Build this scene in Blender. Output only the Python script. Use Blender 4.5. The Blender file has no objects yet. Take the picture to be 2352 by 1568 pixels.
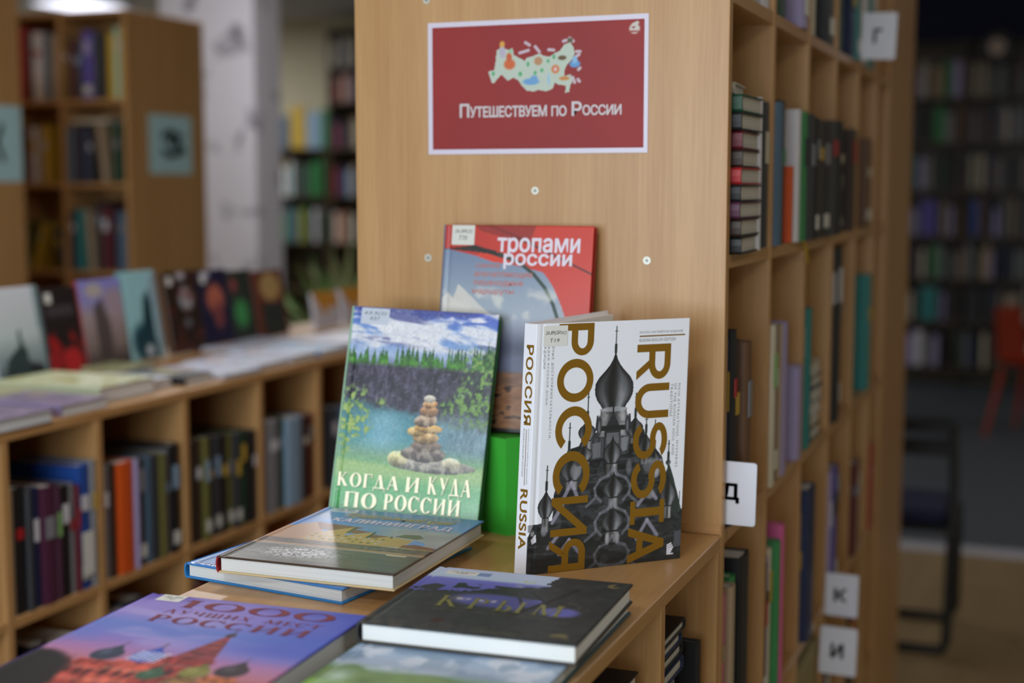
import bpy, math, random
import numpy as np
from mathutils import Matrix, Vector
random.seed(7)
C = bpy.context.scene.collection
S = bpy.context.scene
R = math.radians

# ---------------------------------------------------------------- camera, world, lights, exposure
cam_d = bpy.data.cameras.new('camera'); cam = bpy.data.objects.new('camera', cam_d); C.objects.link(cam)
cam.location = (0, 0, 1.55); cam.rotation_euler = (R(90 - 6.2), 0, R(21.3))
cam_d.lens = 50; cam_d.sensor_width = 36; cam_d.clip_start = .05; cam_d.clip_end = 60
cam_d.dof.use_dof = True; cam_d.dof.focus_distance = 1.62; cam_d.dof.aperture_fstop = 2.3; cam_d.dof.aperture_blades = 8
S.camera = cam
w = bpy.data.worlds.new('world'); S.world = w; w.use_nodes = True
w.node_tree.nodes['Background'].inputs[0].default_value = (.75, .85, 1, 1)
w.node_tree.nodes['Background'].inputs[1].default_value = .15
S.view_settings.view_transform = 'Standard'; S.view_settings.look = 'None'
S.view_settings.gamma = 1; S.view_settings.use_curve_mapping = False
S.view_settings.exposure = 0.10
def area(name, loc, rot, sx, sy, power, col):
    d = bpy.data.lights.new(name, 'AREA'); d.shape = 'RECTANGLE'; d.size = sx; d.size_y = sy
    d.energy = power; d.color = col
    o = bpy.data.objects.new(name, d); C.objects.link(o); o.location = loc; o.rotation_euler = rot
    return o
# daylight through the window in the wall behind the photographer
area('window_daylight', (-.75, -1.62, 1.62), (R(87), 0, 0), 2.2, 1.3, 66, (.76, .885, 1.0))
# ceiling lamps, some added to brighten column, aisles and far right floor: (x, y, watts)
LAMPS = [(-.5, -.9, 20), (-1.15, 2.3, 13), (-3.8, 5.6, 22), (-4.5, 8.6, 30), (-7.75, 9.95, 46), (1.5, .9, 8), (-3.2, 2.4, 12), (2.0, 7.2, 12)]
for k, (lx, ly, p) in enumerate(LAMPS):
    area('ceiling_and_fill_light', (lx, ly, 3.035), (0, 0, 0), .56, .56, p, (.97, .98, 1.0))

# ---------------------------------------------------------------- helpers
def lin(c):
    c = np.asarray(c, float)
    if c.max() > 1.001: c = c / 255.
    return np.where(c <= .04045, c / 12.92, ((c + .055) / 1.055) ** 2.4)
def L4(c): return (*[float(v) for v in lin(c)], 1.0)
MATS = {}
def mat(key, col=None, rough=.5, metal=0., spec=.5, coat=0., emit=None, estr=1., bump=None, vcol=False, var=0.):
    if key in MATS: return MATS[key]
    m = bpy.data.materials.new(key); m.use_nodes = True; nt = m.node_tree; b = nt.nodes['Principled BSDF']
    b.inputs['Roughness'].default_value = rough; b.inputs['Metallic'].default_value = metal
    b.inputs['Specular IOR Level'].default_value = spec; b.inputs['Coat Weight'].default_value = coat
    b.inputs['Coat Roughness'].default_value = .12
    if col is not None: b.inputs['Base Color'].default_value = L4(col)
    if vcol:
        a = nt.nodes.new('ShaderNodeVertexColor'); a.layer_name = 'print'
        nt.links.new(a.outputs['Color'], b.inputs['Base Color'])
    elif var > 0:
        tc = nt.nodes.new('ShaderNodeTexCoord'); n = nt.nodes.new('ShaderNodeTexNoise'); n.inputs['Scale'].default_value = 25
        mx = nt.nodes.new('ShaderNodeMix'); mx.data_type = 'RGBA'; mx.blend_type = 'MULTIPLY'; mx.inputs[0].default_value = var
        mx.inputs[6].default_value = L4(col)
        nt.links.new(tc.outputs['Object'], n.inputs['Vector']); nt.links.new(n.outputs['Fac'], mx.inputs[7])
        nt.links.new(mx.outputs[2], b.inputs['Base Color'])
    if emit is not None:
        b.inputs['Emission Color'].default_value = L4(emit); b.inputs['Emission Strength'].default_value = estr
    if bump:
        tc = nt.nodes.new('ShaderNodeTexCoord'); n = nt.nodes.new('ShaderNodeTexNoise'); n.inputs['Scale'].default_value = bump[0]
        n.inputs['Detail'].default_value = 3
        bp = nt.nodes.new('ShaderNodeBump'); bp.inputs['Strength'].default_value = bump[1]; bp.inputs['Distance'].default_value = bump[2]
        nt.links.new(tc.outputs['Object'], n.inputs['Vector']); nt.links.new(n.outputs['Fac'], bp.inputs['Height'])
        nt.links.new(bp.outputs['Normal'], b.inputs['Normal'])
    MATS[key] = m; return m

def wood(key, base, dark, scale, rough=.38):
    """laminated beech: fine streaks stretched along the grain (scale = xyz frequency)"""
    m = bpy.data.materials.new(key); m.use_nodes = True; nt = m.node_tree; N = nt.nodes; b = N['Principled BSDF']
    tc = N.new('ShaderNodeTexCoord'); mp = N.new('ShaderNodeMapping'); mp.inputs['Scale'].default_value = scale
    n1 = N.new('ShaderNodeTexNoise'); n1.inputs['Scale'].default_value = 1; n1.inputs['Detail'].default_value = 6; n1.inputs['Roughness'].default_value = .65
    n2 = N.new('ShaderNodeTexNoise'); n2.inputs['Scale'].default_value = .12; n2.inputs['Detail'].default_value = 2
    ad = N.new('ShaderNodeMath'); ad.operation = 'ADD'
    rp = N.new('ShaderNodeMapRange'); rp.inputs[1].default_value = .72; rp.inputs[2].default_value = 1.28
    mx = N.new('ShaderNodeMix'); mx.data_type = 'RGBA'; mx.inputs[6].default_value = L4(dark); mx.inputs[7].default_value = L4(base)
    l = nt.links.new
    l(tc.outputs['Object'], mp.inputs['Vector']); l(mp.outputs['Vector'], n1.inputs['Vector']); l(mp.outputs['Vector'], n2.inputs['Vector'])
    l(n1.outputs['Fac'], ad.inputs[0]); l(n2.outputs['Fac'], ad.inputs[1]); l(ad.outputs[0], rp.inputs[0])
    l(rp.outputs[0], mx.inputs[0]); l(mx.outputs[2], b.inputs['Base Color'])
    bp = N.new('ShaderNodeBump'); bp.inputs['Strength'].default_value = .12; bp.inputs['Distance'].default_value = .0005
    l(n1.outputs['Fac'], bp.inputs['Height']); l(bp.outputs['Normal'], b.inputs['Normal'])
    b.inputs['Roughness'].default_value = rough
    MATS[key] = m; return m
WB, WD = (202, 158, 104), (184, 136, 82)
WOOD_V = wood('beech_laminate_upright', WB, WD, (260, 260, 9))
WOOD_Y = wood('beech_laminate_lengthwise', WB, WD, (260, 9, 260), .33)
WOOD_X = wood('beech_laminate_crosswise', WB, WD, (9, 260, 260), .33)
PAGE_C = (232, 230, 222)

class MB:
    def __init__(s): s.v = []; s.f = []; s.m = []
    def box(s, a, b, mi=0, ch=0.):
        x0, y0, z0 = a; x1, y1, z1 = b; n = len(s.v)
        if ch <= 0:
            s.v += [(x0,y0,z0),(x1,y0,z0),(x1,y1,z0),(x0,y1,z0),(x0,y0,z1),(x1,y0,z1),(x1,y1,z1),(x0,y1,z1)]
            q = [(3,2,1,0),(4,5,6,7),(0,1,5,4),(1,2,6,5),(2,3,7,6),(3,0,4,7)]
            s.f += [tuple(n+i for i in f) for f in q]; s.m += [mi]*6; return s
        c = min(ch, (x1-x0)*.3, (y1-y0)*.3, (z1-z0)*.3)
        def ring(z, i): return [(x0+i,y0+i,z),(x1-i,y0+i,z),(x1-i,y1-i,z),(x0+i,y1-i,z)]
        def ring8(z): return [(x0+c,y0,z),(x1-c,y0,z),(x1,y0+c,z),(x1,y1-c,z),(x1-c,y1,z),(x0+c,y1,z),(x0,y1-c,z),(x0,y0+c,z)]
        s.v += ring(z0, c) + ring8(z0+c) + ring8(z1-c) + ring(z1, c)
        q = [(3,2,1,0),(20,21,22,23)]
        for k in range(4):
            a_, b_ = 4+2*k, 4+2*k+1; nx = 4+(2*k+2) % 8; t = 8
            q.append((k, (k+1)%4, b_, a_)); q.append(((k+1)%4, nx, b_))
            q.append((a_, b_, b_+t, a_+t)); q.append((b_, nx, nx+t, b_+t))
            q.append((a_+t, b_+t, 20+(k+1)%4, 20+k)); q.append((b_+t, nx+t, 20+(k+1)%4))
        s.f += [tuple(n+i for i in f) for f in q]; s.m += [mi]*len(q); return s
    def prism(s, pts, z0, z1, mi=0, mcap=None, axis='z'):
        n = len(s.v); k = len(pts)
        def P(p, z): return (p[0], p[1], z) if axis == 'z' else ((p[0], z, p[1]) if axis == 'y' else (z, p[0], p[1]))
        s.v += [P(p, z0) for p in pts] + [P(p, z1) for p in pts]
        for i in range(k):
            j = (i+1) % k; s.f.append((n+i, n+j, n+k+j, n+k+i)); s.m.append(mi)
        s.f.append(tuple(n+i for i in reversed(range(k)))); s.f.append(tuple(n+k+i for i in range(k)))
        s.m += [mi if mcap is None else mcap]*2; return s
    def tube(s, pts, r, seg=8, mi=0, closed=False):
        pts = [Vector(p) for p in pts]; n0 = len(s.v); K = len(pts)
        up = None
        for i, p in enumerate(pts):
            if closed: t = pts[(i+1)%K]-pts[i-1]
            else: t = pts[min(i+1,K-1)]-pts[max(i-1,0)]
            t.normalize()
            if up is None: up = t.orthogonal().normalized()
            up = (up - t*up.dot(t)).normalized(); sd = t.cross(up)
            rr = r[i] if isinstance(r, (list, tuple)) else r
            for a in range(seg):
                an = 2*math.pi*a/seg; q = p + (up*math.cos(an)+sd*math.sin(an))*rr; s.v.append(tuple(q))
        for i in range(K if closed else K-1):
            for a in range(seg):
                b = (a+1)%seg; j = (i+1)%K
                s.f.append((n0+i*seg+a, n0+i*seg+b, n0+j*seg+b, n0+j*seg+a)); s.m.append(mi)
        if not closed:
            s.f.append(tuple(n0+a for a in reversed(range(seg)))); s.f.append(tuple(n0+(K-1)*seg+a for a in range(seg))); s.m += [mi]*2
        return s
    def lathe(s, prof, seg=24, mi=0, c=(0,0,0)):
        n = len(s.v); K = len(prof)
        for r, z in prof:
            for a in range(seg):
                an = 2*math.pi*a/seg; s.v.append((c[0]+r*math.cos(an), c[1]+r*math.sin(an), c[2]+z))
        for i in range(K-1):
            for a in range(seg):
                b = (a+1)%seg; s.f.append((n+i*seg+a, n+i*seg+b, n+(i+1)*seg+b, n+(i+1)*seg+a)); s.m.append(mi)
        s.f.append(tuple(n+a for a in reversed(range(seg)))); s.f.append(tuple(n+(K-1)*seg+a for a in range(seg))); s.m += [mi]*2
        return s
    def build(s, name, mats, parent=None, smooth=False, xf=None):
        me = bpy.data.meshes.new(name)
        v = s.v if xf is None else [tuple(xf(Vector(p))) for p in s.v]
        me.from_pydata(v, [], s.f)
        if not isinstance(mats, (list, tuple)): mats = [mats]
        for m_ in mats: me.materials.append(m_)
        me.polygons.foreach_set('material_index', s.m)
        if smooth: me.polygons.foreach_set('use_smooth', [True]*len(s.f))
        me.update()
        o = bpy.data.objects.new(name, me); C.objects.link(o)
        if parent: o.parent = parent
        return o
def tag(o, label=None, cat=None, group=None, kind=None):
    if label: o['label'] = label
    if cat: o['category'] = cat
    if group: o['group'] = group
    if kind: o['kind'] = kind
    return o
def thing(name, label, cat, M=None, group=None):
    o = bpy.data.objects.new(name, None); o.empty_display_size = .05; C.objects.link(o)
    if M is not None: o.matrix_world = M if isinstance(M, Matrix) else Matrix.Translation(M)
    return tag(o, label, cat, group)
def struct(name, b, m): return tag(b.build(name, m), kind='structure')
ORD = ['zeroth','first','second','third','fourth','fifth','sixth','seventh','eighth','ninth','tenth','eleventh','twelfth','thirteenth','fourteenth','fifteenth','sixteenth','seventeenth','eighteenth','nineteenth','twentieth'] + ['twenty-'+x for x in ('first','second','third','fourth','fifth','sixth','seventh','eighth','ninth')] + ['thirtieth']

# text as flat mesh; fills the box x0..x1, y0..y1 at height z in the parent's frame
TC = {}
def raw_text(s, bold=0., sp=1.0):
    k = (s, bold, sp)
    if k not in TC:
        cu = bpy.data.curves.new('lettering', 'FONT'); cu.body = s; cu.size = 1; cu.space_character = sp
        cu.resolution_u = 4; cu.fill_mode = 'FRONT'
        o = bpy.data.objects.new('lettering', cu); C.objects.link(o)
        dg = bpy.context.evaluated_depsgraph_get(); me = bpy.data.meshes.new_from_object(o.evaluated_get(dg))
        v = np.zeros(len(me.vertices)*3); me.vertices.foreach_get('co', v); v = v.reshape(-1, 3)[:, :2]
        f = [tuple(p.vertices) for p in me.polygons]
        bpy.data.objects.remove(o); bpy.data.curves.remove(cu); bpy.data.meshes.remove(me)
        if bold > .005:      # heavier strokes: the glyphs repeated round a small circle
            nv = len(v); K = 10; f = [tuple(i+nv*j for i in q) for j in range(K) for q in f]
            v = np.concatenate([np.c_[v+bold*.8*np.array([math.cos(2*math.pi*j/K), math.sin(2*math.pi*j/K)]), np.full(nv, j*1e-5)] for j in range(K)])
        TC[k] = (v, f)
    return TC[k]
def place(vf, x0, x1, y0, y1, z, m, parent, name='lettering', rot=False, shear=0., xf=None, thick=0., label=None):
    v, f = vf; lay = v[:, 2] if v.shape[1] > 2 else np.zeros(len(v)); v = v[:, :2].copy()
    if shear: v[:, 0] += v[:, 1]*shear
    mn = v.min(0); mx = v.max(0); n = (v-mn)/(mx-mn)
    if rot: X = x0+n[:, 1]*(x1-x0); Y = y1-n[:, 0]*(y1-y0)     # reads downwards
    else: X = x0+n[:, 0]*(x1-x0); Y = y0+n[:, 1]*(y1-y0)
    P = [(float(a), float(b), z+float(c)) for a, b, c in zip(X, Y, lay)]
    if xf: P = [tuple(xf(Vector(p))) for p in P]
    me = bpy.data.meshes.new(name); me.from_pydata(P, [], f); me.materials.append(m)
    o = bpy.data.objects.new(name, me); C.objects.link(o); o.parent = parent
    if label: o['label'] = label
    return o
# serif capitals drawn with broad-nib strokes
def serif(s, track=.14, wt=1.):
    V = []; F = []
    def quad(p):
        n = len(V); V.extend(p); F.append(tuple(range(n, n+len(p))))
    def bar(x0, y0, x1, y1, w):
        w = w*wt if w > .1 else w*(.5+.5*wt)      # stroke whose ends are cut horizontally (width measured along x) or vertical if flat
        if abs(y1-y0) < .02: quad([(x0, y0-w/2), (x1, y0-w/2), (x1, y0+w/2), (x0, y0+w/2)])
        else: quad([(x0-w/2, y0), (x0+w/2, y0), (x1+w/2, y1), (x1-w/2, y1)])
    def ser(x, y, w=.17): quad([(x-w, y), (x+w, y), (x+w*.75, y+.045 if y < .5 else y-.045), (x-w*.75, y+.045 if y < .5 else y-.045)])
    def stem(x, w=.15, y0=0, y1=1, s0=True, s1=True):
        bar(x, y0, x, y1, w)
        if s0: ser(x, y0)
        if s1: ser(x, y1)
    def ring(cx, cy, rx, ry, a0=0, a1=360, tk=.15, tn=.05):
        n = max(8, int(abs(a1-a0)/10)); pr = None; tk *= wt; tn *= .5+.5*wt
        for i in range(n+1):
            a = math.radians(a0+(a1-a0)*i/n); o_ = (cx+rx*math.cos(a), cy+ry*math.sin(a)); i_ = (cx+(rx-tk)*math.cos(a), cy+(ry-tn)*math.sin(a))
            if pr: quad([pr[0], o_, i_, pr[1]])
            pr = (o_, i_)
    x = 0.
    for c in s:
        n0 = len(V); wd = .8
        if c == ' ': x += .42; continue
        if c == 'К': stem(.2); bar(.27,.48,.68,1,.07); ser(.68,1,.12); bar(.38,.58,.76,0,.17); ser(.78,0,.15); wd=.93
        elif c in 'О0': ring(.47,.5,.47,.52,tk=.17); wd=.94
        elif c == 'С': ring(.45,.5,.45,.52,42,318,tk=.17); bar(.79,.68,.79,.98,.045); wd=.85
        elif c == 'Г': stem(.2); bar(.2,.975,.72,.975,.05); bar(.7,.72,.7,1,.045); wd=.74
        elif c == 'Д': bar(.2,.05,.45,1,.06); bar(.72,.05,.48,1,.17); bar(.02,.05,.95,.05,.06); bar(.05,-.2,.05,.06,.05); bar(.92,-.2,.92,.06,.05); wd=.97
        elif c == 'А': bar(.12,0,.43,1,.065); bar(.8,0,.47,1,.18); bar(.22,.34,.66,.34,.05); ser(.12,0,.13); ser(.8,0,.15); wd=.93
        elif c == 'Л': bar(.14,0,.42,1,.065); bar(.8,0,.46,1,.17); ser(.12,0,.13); ser(.8,0,.15); wd=.93
        elif c == 'И': stem(.2); stem(.8); bar(.24,.1,.76,.9,.07); wd=1.0
        elif c == 'У': bar(.2,1,.5,.35,.17); bar(.78,1,.36,0,.065); ser(.2,1,.15); ser(.78,1,.12); wd=.9
        elif c == 'П': stem(.2); stem(.8); bar(.2,.975,.8,.975,.05); wd=1.0
        elif c == 'Р': stem(.2); ring(.34,.74,.38,.27,-90,90); bar(.2,.975,.36,.975,.05); bar(.2,.49,.36,.49,.05); wd=.76
        elif c == 'Ы': stem(.2); ring(.32,.29,.34,.3,-90,90); bar(.2,.565,.34,.565,.05); bar(.2,.02,.34,.02,.05); stem(.95); wd=1.14
        elif c == 'М': bar(.14,0,.2,1,.06); bar(.24,1,.55,.05,.15); bar(.9,1,.56,.05,.06); stem(.96,.15); ser(.14,0,.13); wd=1.14
        elif c == 'Ч': bar(.22,.5,.22,1,.14); ser(.22,1); bar(.22,.47,.75,.47,.06); stem(.78); wd=.96
        elif c == 'Ш': stem(.2); stem(.65,s0=False); stem(1.1); bar(.2,.03,1.1,.03,.06); wd=1.3
        elif c == 'Х': bar(.75,0,.22,1,.17); bar(.15,0,.8,1,.065); ser(.78,0,.13); ser(.2,1,.14); ser(.15,0,.12); ser(.8,1,.12); wd=.95
        elif c == 'Е': stem(.2); bar(.2,.975,.66,.975,.05); bar(.2,.52,.55,.52,.05); bar(.2,.025,.7,.025,.05); bar(.68,0,.68,.25,.045); bar(.66,.77,.66,1,.045); wd=.74
        elif c == 'Т': stem(.42,s1=False); bar(.03,.975,.81,.975,.05); bar(.05,.75,.05,1,.045); bar(.79,.75,.79,1,.045); wd=.84
        elif c == '1': stem(.3); bar(.1,.78,.27,.97,.07); wd=.5
        for i in range(n0, len(V)): V[i] = (V[i][0]+x, V[i][1])
        x += wd+track
    lay = np.zeros(len(V))
    for k, q in enumerate(F): lay[list(q)] = (k % 7)*1e-5
    return np.c_[np.array(V), lay], F

def sans(c, w=.175):
    """one heavy sans-serif capital in a unit box; pieces sit on slightly different layers"""
    V = []; F = []
    def quad(p): n = len(V); V.extend(p); F.append(tuple(range(n, n+len(p))))
    def box(x0, y0, x1, y1): quad([(x0, y0), (x1, y0), (x1, y1), (x0, y1)])
    def arc(cx, cy, rx, ry, a0, a1, tx=w, ty=w*.95):
        n = max(6, int(abs(a1-a0)/7)); pr = None
        for i in range(n+1):
            a = math.radians(a0+(a1-a0)*i/n); o_ = (cx+rx*math.cos(a), cy+ry*math.sin(a)); i_ = (cx+(rx-tx)*math.cos(a), cy+(ry-ty)*math.sin(a))
            if pr: quad([pr[0], o_, i_, pr[1]] if a1 > a0 else [pr[1], i_, o_, pr[0]])
            pr = (o_, i_)
    def P_(): box(0, 0, w*1.15, 1); box(w, 1-w*.95, .55, 1); box(w, .36, .55, .36+w*.95); arc(.55, .68, .45, .32, -90, 90, w*1.15)
    if c in 'РP': P_()
    elif c in 'RЯ': P_(); quad([(.42, .4), (.66, .4), (1, 0), (.76, 0)])
    elif c in 'ОO': arc(.5, .5, .5, .5, 0, 360, w*1.05)
    elif c in 'СC': arc(.52, .5, .52, .5, 40, 320, w*1.1)
    elif c == 'И': box(0, 0, w*1.1, 1); box(1-w*1.1, 0, 1, 1); quad([(w*1.05, 0), (w*1.1, .28), (1-w*1.05, 1), (1-w*1.1, .72)])
    elif c == 'U': box(0, .42, w*1.15, 1); box(1-w*1.15, .42, 1, 1); arc(.5, .43, .5, .43, 180, 360, w*1.15)
    elif c == 'S': arc(.5, .72, .48, .28, 25, 270, w*1.1); arc(.5, .28+(.44-w*.95-.0)*0, .5, .28+w*.48-.0+.0, 90, -155, w*1.1)
    elif c == 'I': box(.5-w*.75, 0, .5+w*.75, 1); box(.1, 0, .9, w*.75); box(.1, 1-w*.75, .9, 1)
    elif c == 'A': quad([(0, 0), (w*1.2, 0), (.5+w*.55, 1), (.5-w*.55, 1)]); quad([(1-w*1.2, 0), (1, 0), (.5+w*.55, 1), (.5-w*.55, 1)]); box(.22, .24, .78, .24+w*.9)
    v = np.array(V); lay = np.zeros(len(V))
    if c == 'Я': v[:, 0] = 1-v[:, 0]; F = [q[::-1] for q in F]
    for k, q in enumerate(F): lay[list(q)] = (k % 5)*1e-5
    return np.c_[v, lay], F

# ---- numpy drawing tools for printed pictures (u across 0..1, v down 0..1)
def vnoise(x, y, seed=0):
    rs = np.random.RandomState(seed); T = rs.rand(64, 64); xi = np.floor(x).astype(int); yi = np.floor(y).astype(int)
    fx = x-xi; fy = y-yi; fx = fx*fx*(3-2*fx); fy = fy*fy*(3-2*fy)
    g = lambda a, b: T[a % 64, b % 64]
    return (g(xi, yi)*(1-fx)+g(xi+1, yi)*fx)*(1-fy)+(g(xi, yi+1)*(1-fx)+g(xi+1, yi+1)*fx)*fy
def fbm(x, y, o=4, seed=0):
    s = 0; a = .5; t = 0
    for k in range(o): s = s+a*vnoise(x*2**k, y*2**k, seed+k); t += a; a *= .5
    return s/t
def ss(a, b, x): t = np.clip((x-a)/(b-a), 0, 1); return t*t*(3-2*t)
class Pic:
    def __init__(s, nx, ny, bg, asp=1.):
        s.U, s.V = np.meshgrid((np.arange(nx))/(nx-1), (np.arange(ny))/(ny-1)); s.c = np.ones((ny, nx, 3))*np.array(bg)/255.
    def mix(s, m, col):
        col = np.asarray(col, float)
        if col.ndim == 1: col = col/255.
        s.c = s.c*(1-m[..., None])+col*m[..., None]
    def ell(s, cx, cy, rx, ry, col, soft=.1, op=1.):
        d = np.sqrt(((s.U-cx)/rx)**2+((s.V-cy)/ry)**2); s.mix((1-ss(1-soft, 1+soft, d))*op, col)
    def poly(s, pts, col, op=1.):
        s.mix(s.inside(pts)*op, col)
    def inside(s, pts):
        r = np.zeros(s.U.shape, bool); n = len(pts)
        for i in range(n):
            x0, y0 = pts[i]; x1, y1 = pts[(i+1) % n]
            if y0 == y1: continue
            t = (s.V-y0)/(y1-y0); r ^= ((s.V >= min(y0, y1)) & (s.V < max(y0, y1)) & (s.U < x0+t*(x1-x0)))
        return r.astype(float)
    def line(s, x0, y0, x1, y1, wd, col, asp=1.4, op=1.):
        dx, dy = x1-x0, (y1-y0)*asp; px, py = s.U-x0, (s.V-y0)*asp; L = dx*dx+dy*dy+1e-9
        t = np.clip((px*dx+py*dy)/L, 0, 1); d = np.hypot(px-t*dx, py-t*dy); s.mix((1-ss(wd*.7, wd*1.3, d))*op, col)
    def grad(s, stops):
        vs = [a for a, _ in stops]; cs = np.array([b for _, b in stops])/255.
        s.c = np.stack([np.interp(s.V, vs, cs[:, k]) for k in range(3)], -1)

def cover_mesh(name, pic, x0, x1, y0, y1, z, c, edge, m, parent, groove=None, xf=None, label=None):
    """board with a printed top: dense grid carrying the picture as a colour attribute, plus edges and underside"""
    ny, nx, _ = pic.c.shape
    X, Y = np.meshgrid(np.linspace(x0, x1, nx), np.linspace(y1, y0, ny)); Z = np.full(X.shape, z)
    if groove is not None: Z = Z-.0009*np.exp(-((X-x0-groove)/.0022)**2)
    r = .0007; ed = np.minimum(np.minimum(X-x0, x1-X), np.minimum(Y-y0, y1-Y)); Z = Z-r*(1-np.clip(ed/r, 0, 1))**2*.8
    P = np.stack([X, Y, Z], -1).reshape(-1, 3)
    i = np.arange(ny*nx).reshape(ny, nx)
    F = np.stack([i[1:, :-1], i[1:, 1:], i[:-1, 1:], i[:-1, :-1]], -1).reshape(-1, 4)
    rim = np.concatenate([i[0, :-1], i[:-1, -1], i[-1, :0:-1], i[:0:-1, 0]]); n = len(P); k = len(rim)
    low = P[rim].copy(); low[:, 2] = z-c; P = np.concatenate([P, low])
    j = np.arange(k); jn = (j+1) % k
    F2 = np.stack([rim[j], rim[jn], n+jn, n+j], -1)
    cols = np.ones((len(P), 4), np.float32); cols[:n, :3] = lin(np.clip(pic.c, 0, 1).reshape(-1, 3)); cols[n:, :3] = lin(edge)
    if xf is not None: P = P@xf.T if isinstance(xf, np.ndarray) else np.array([tuple(xf(Vector(p))) for p in P])
    me = bpy.data.meshes.new(name)
    me.vertices.add(len(P)); me.vertices.foreach_set('co', P.astype(np.float32).ravel())
    nq = len(F)+len(F2); me.loops.add(nq*4+k); me.polygons.add(nq+1)
    me.loops.foreach_set('vertex_index', np.concatenate([F.ravel(), F2.ravel(), n+j]).astype(np.int32))
    me.polygons.foreach_set('loop_start', np.concatenate([np.arange(nq)*4, [nq*4]]).astype(np.int32))
    me.materials.append(m); me.update(calc_edges=True)
    a = me.color_attributes.new('print', 'FLOAT_COLOR', 'POINT'); a.data.foreach_set('color', cols.ravel())
    o = bpy.data.objects.new(name, me); C.objects.link(o); o.parent = parent
    if label: o['label'] = label
    return o

def frame(o, u, v, sh=False):
    u = Vector(u).normalized(); v = Vector(v); v = (v-u*v.dot(u)).normalized(); n = u.cross(v)
    M = Matrix((u, v, n)).transposed().to_4x4(); M.translation = Vector(o); return M
def rect_frame(x, y, z, yaw, lean, roll, t):
    """frame of a leaning book whose COVER's lower left corner is at x,y,z"""
    u = Vector((math.cos(yaw), math.sin(yaw), 0)); nb = Vector((-math.sin(yaw), math.cos(yaw), 0))
    v = Vector((0, 0, 1))*math.cos(lean)+nb*math.sin(lean)
    u2 = u*math.cos(roll)-v*math.sin(roll); v2 = v*math.cos(roll)+u*math.sin(roll)
    M = frame((x, y, z), u2, v2); M.translation = Vector((x, y, z))-u2.cross(v2)*t; return M

PAGES = bpy.data.materials.new('paper_page_edges'); PAGES.use_nodes = True
def _pages():
    nt = PAGES.node_tree; N = nt.nodes; b = N['Principled BSDF']; b.inputs['Roughness'].default_value = .8
    tc = N.new('ShaderNodeTexCoord'); mp = N.new('ShaderNodeMapping'); mp.inputs['Scale'].default_value = (3, 3, 1400)
    n = N.new('ShaderNodeTexNoise'); n.inputs['Scale'].default_value = 1; n.inputs['Detail'].default_value = 3
    mx = N.new('ShaderNodeMix'); mx.data_type = 'RGBA'; mx.inputs[6].default_value = L4((196, 198, 196)); mx.inputs[7].default_value = L4((244, 244, 240))
    nt.links.new(tc.outputs['Object'], mp.inputs[0]); nt.links.new(mp.outputs[0], n.inputs['Vector']); nt.links.new(n.outputs['Fac'], mx.inputs[0]); nt.links.new(mx.outputs[2], b.inputs['Base Color'])
_pages()
PAGES_W = mat('white_page_edges', (238, 238, 234), .75)
STICK = mat('paper_sticker', (225, 224, 214), .5)
INK = mat('dark_ink', (60, 60, 62), .7)

def hardback(name, label, M, wd, h, t, pic, spine_col, back_col, gloss, page_m=None, c=.0025, ov=.003, edge=None, group=None, bulge=.004, title_m=None, groove=.0075, sq=False):
    b = thing(name, label, 'book', M, group)
    edge = edge or spine_col
    gm = mat(gloss[0], vcol=True, rough=gloss[1], spec=.16 if gloss[2] < .05 else .4, coat=gloss[2], bump=gloss[3] if len(gloss) > 3 else None)
    cover_mesh('front_cover', pic, 0, wd, 0, h, t, c, edge, gm, b, groove)
    bm = mat('cover_%d_%d_%d' % tuple(back_col), back_col, gloss[1]+.1)
    MB().box((0, 0, 0), (wd, h, c), 0, .0006).build('back_cover', bm, b)
    sm = mat('cover_%d_%d_%d' % tuple(spine_col), spine_col, gloss[1]+.1)
    n = 8; out = []; inn = []
    for i in range(n+1):
        a = math.pi*i/n
        if sq: out = [(0, 0), (-.002, 0), (-.002, t), (0, t)]; inn = []; break
        out.append((-bulge*math.sin(a), t/2-t/2*math.cos(a))); inn.append((c*.6-bulge*math.sin(a)*.9, t/2-(t/2-c)*math.cos(a)))
    s = MB(); s.prism(out+list(reversed(inn)), 0, h, axis='y'); s.build('spine', sm, b, smooth=False)
    MB().box((c, ov, c), (wd-ov, h-ov, t-c), 0, .0004).build('page_block', page_m or PAGES, b)
    return b
def sticker(b, x0, x1, y0, y1, z, lines, m=None):
    s = MB().box((x0, y0, z), (x1, y1, z+.00012)).build('library_sticker', m or STICK, b)
    n = len(lines); hh = (y1-y0)/(n+1.2)
    for i, tx in enumerate(lines):
        yc = y1-hh*(i+1.05); ww = (x1-x0)*(.78 if len(tx) > 4 else .36); xc = (x0+x1)/2
        place(raw_text(tx), xc-ww/2, xc+ww/2, yc-hh*.36, yc+hh*.36, z+.0002, INK, s, 'handwriting', shear=.25)
    return s

# ================================================================ room
RX0, RX1, RY0, RY1, CH = -9.5, 3.4, -1.7, 11.9, 3.1
tanfl = wood('tan_laminate_floor', (170, 146, 108), (150, 126, 90), (14, 1.2, 14), .35)
grey = mat('grey_floor_covering', (92, 98, 104), .6, var=.25)
beige = mat('beige_wall_paint', (214, 206, 178), .85, var=.12)
ceilm = mat('ceiling_paint', (196, 188, 184), .9, var=.08)
struct('floor', MB().box((RX0, RY0, -.1), (RX1, 6.2, 0)), tanfl)
struct('floor', MB().box((RX0, 6.34, -.1), (RX1, RY1, 0)), grey)
struct('trim_1', MB().box((RX0, 6.2, -.1), (RX1, 6.34, .004), 0, .002), mat('pale_threshold_strip', (196, 194, 200), .4))
struct('ceiling', MB().box((RX0, RY0, CH), (RX1, RY1, CH+.1)), ceilm)
struct('wall_far', MB().box((RX0, RY1, 0), (RX1, RY1+.1, CH)), beige)
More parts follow.
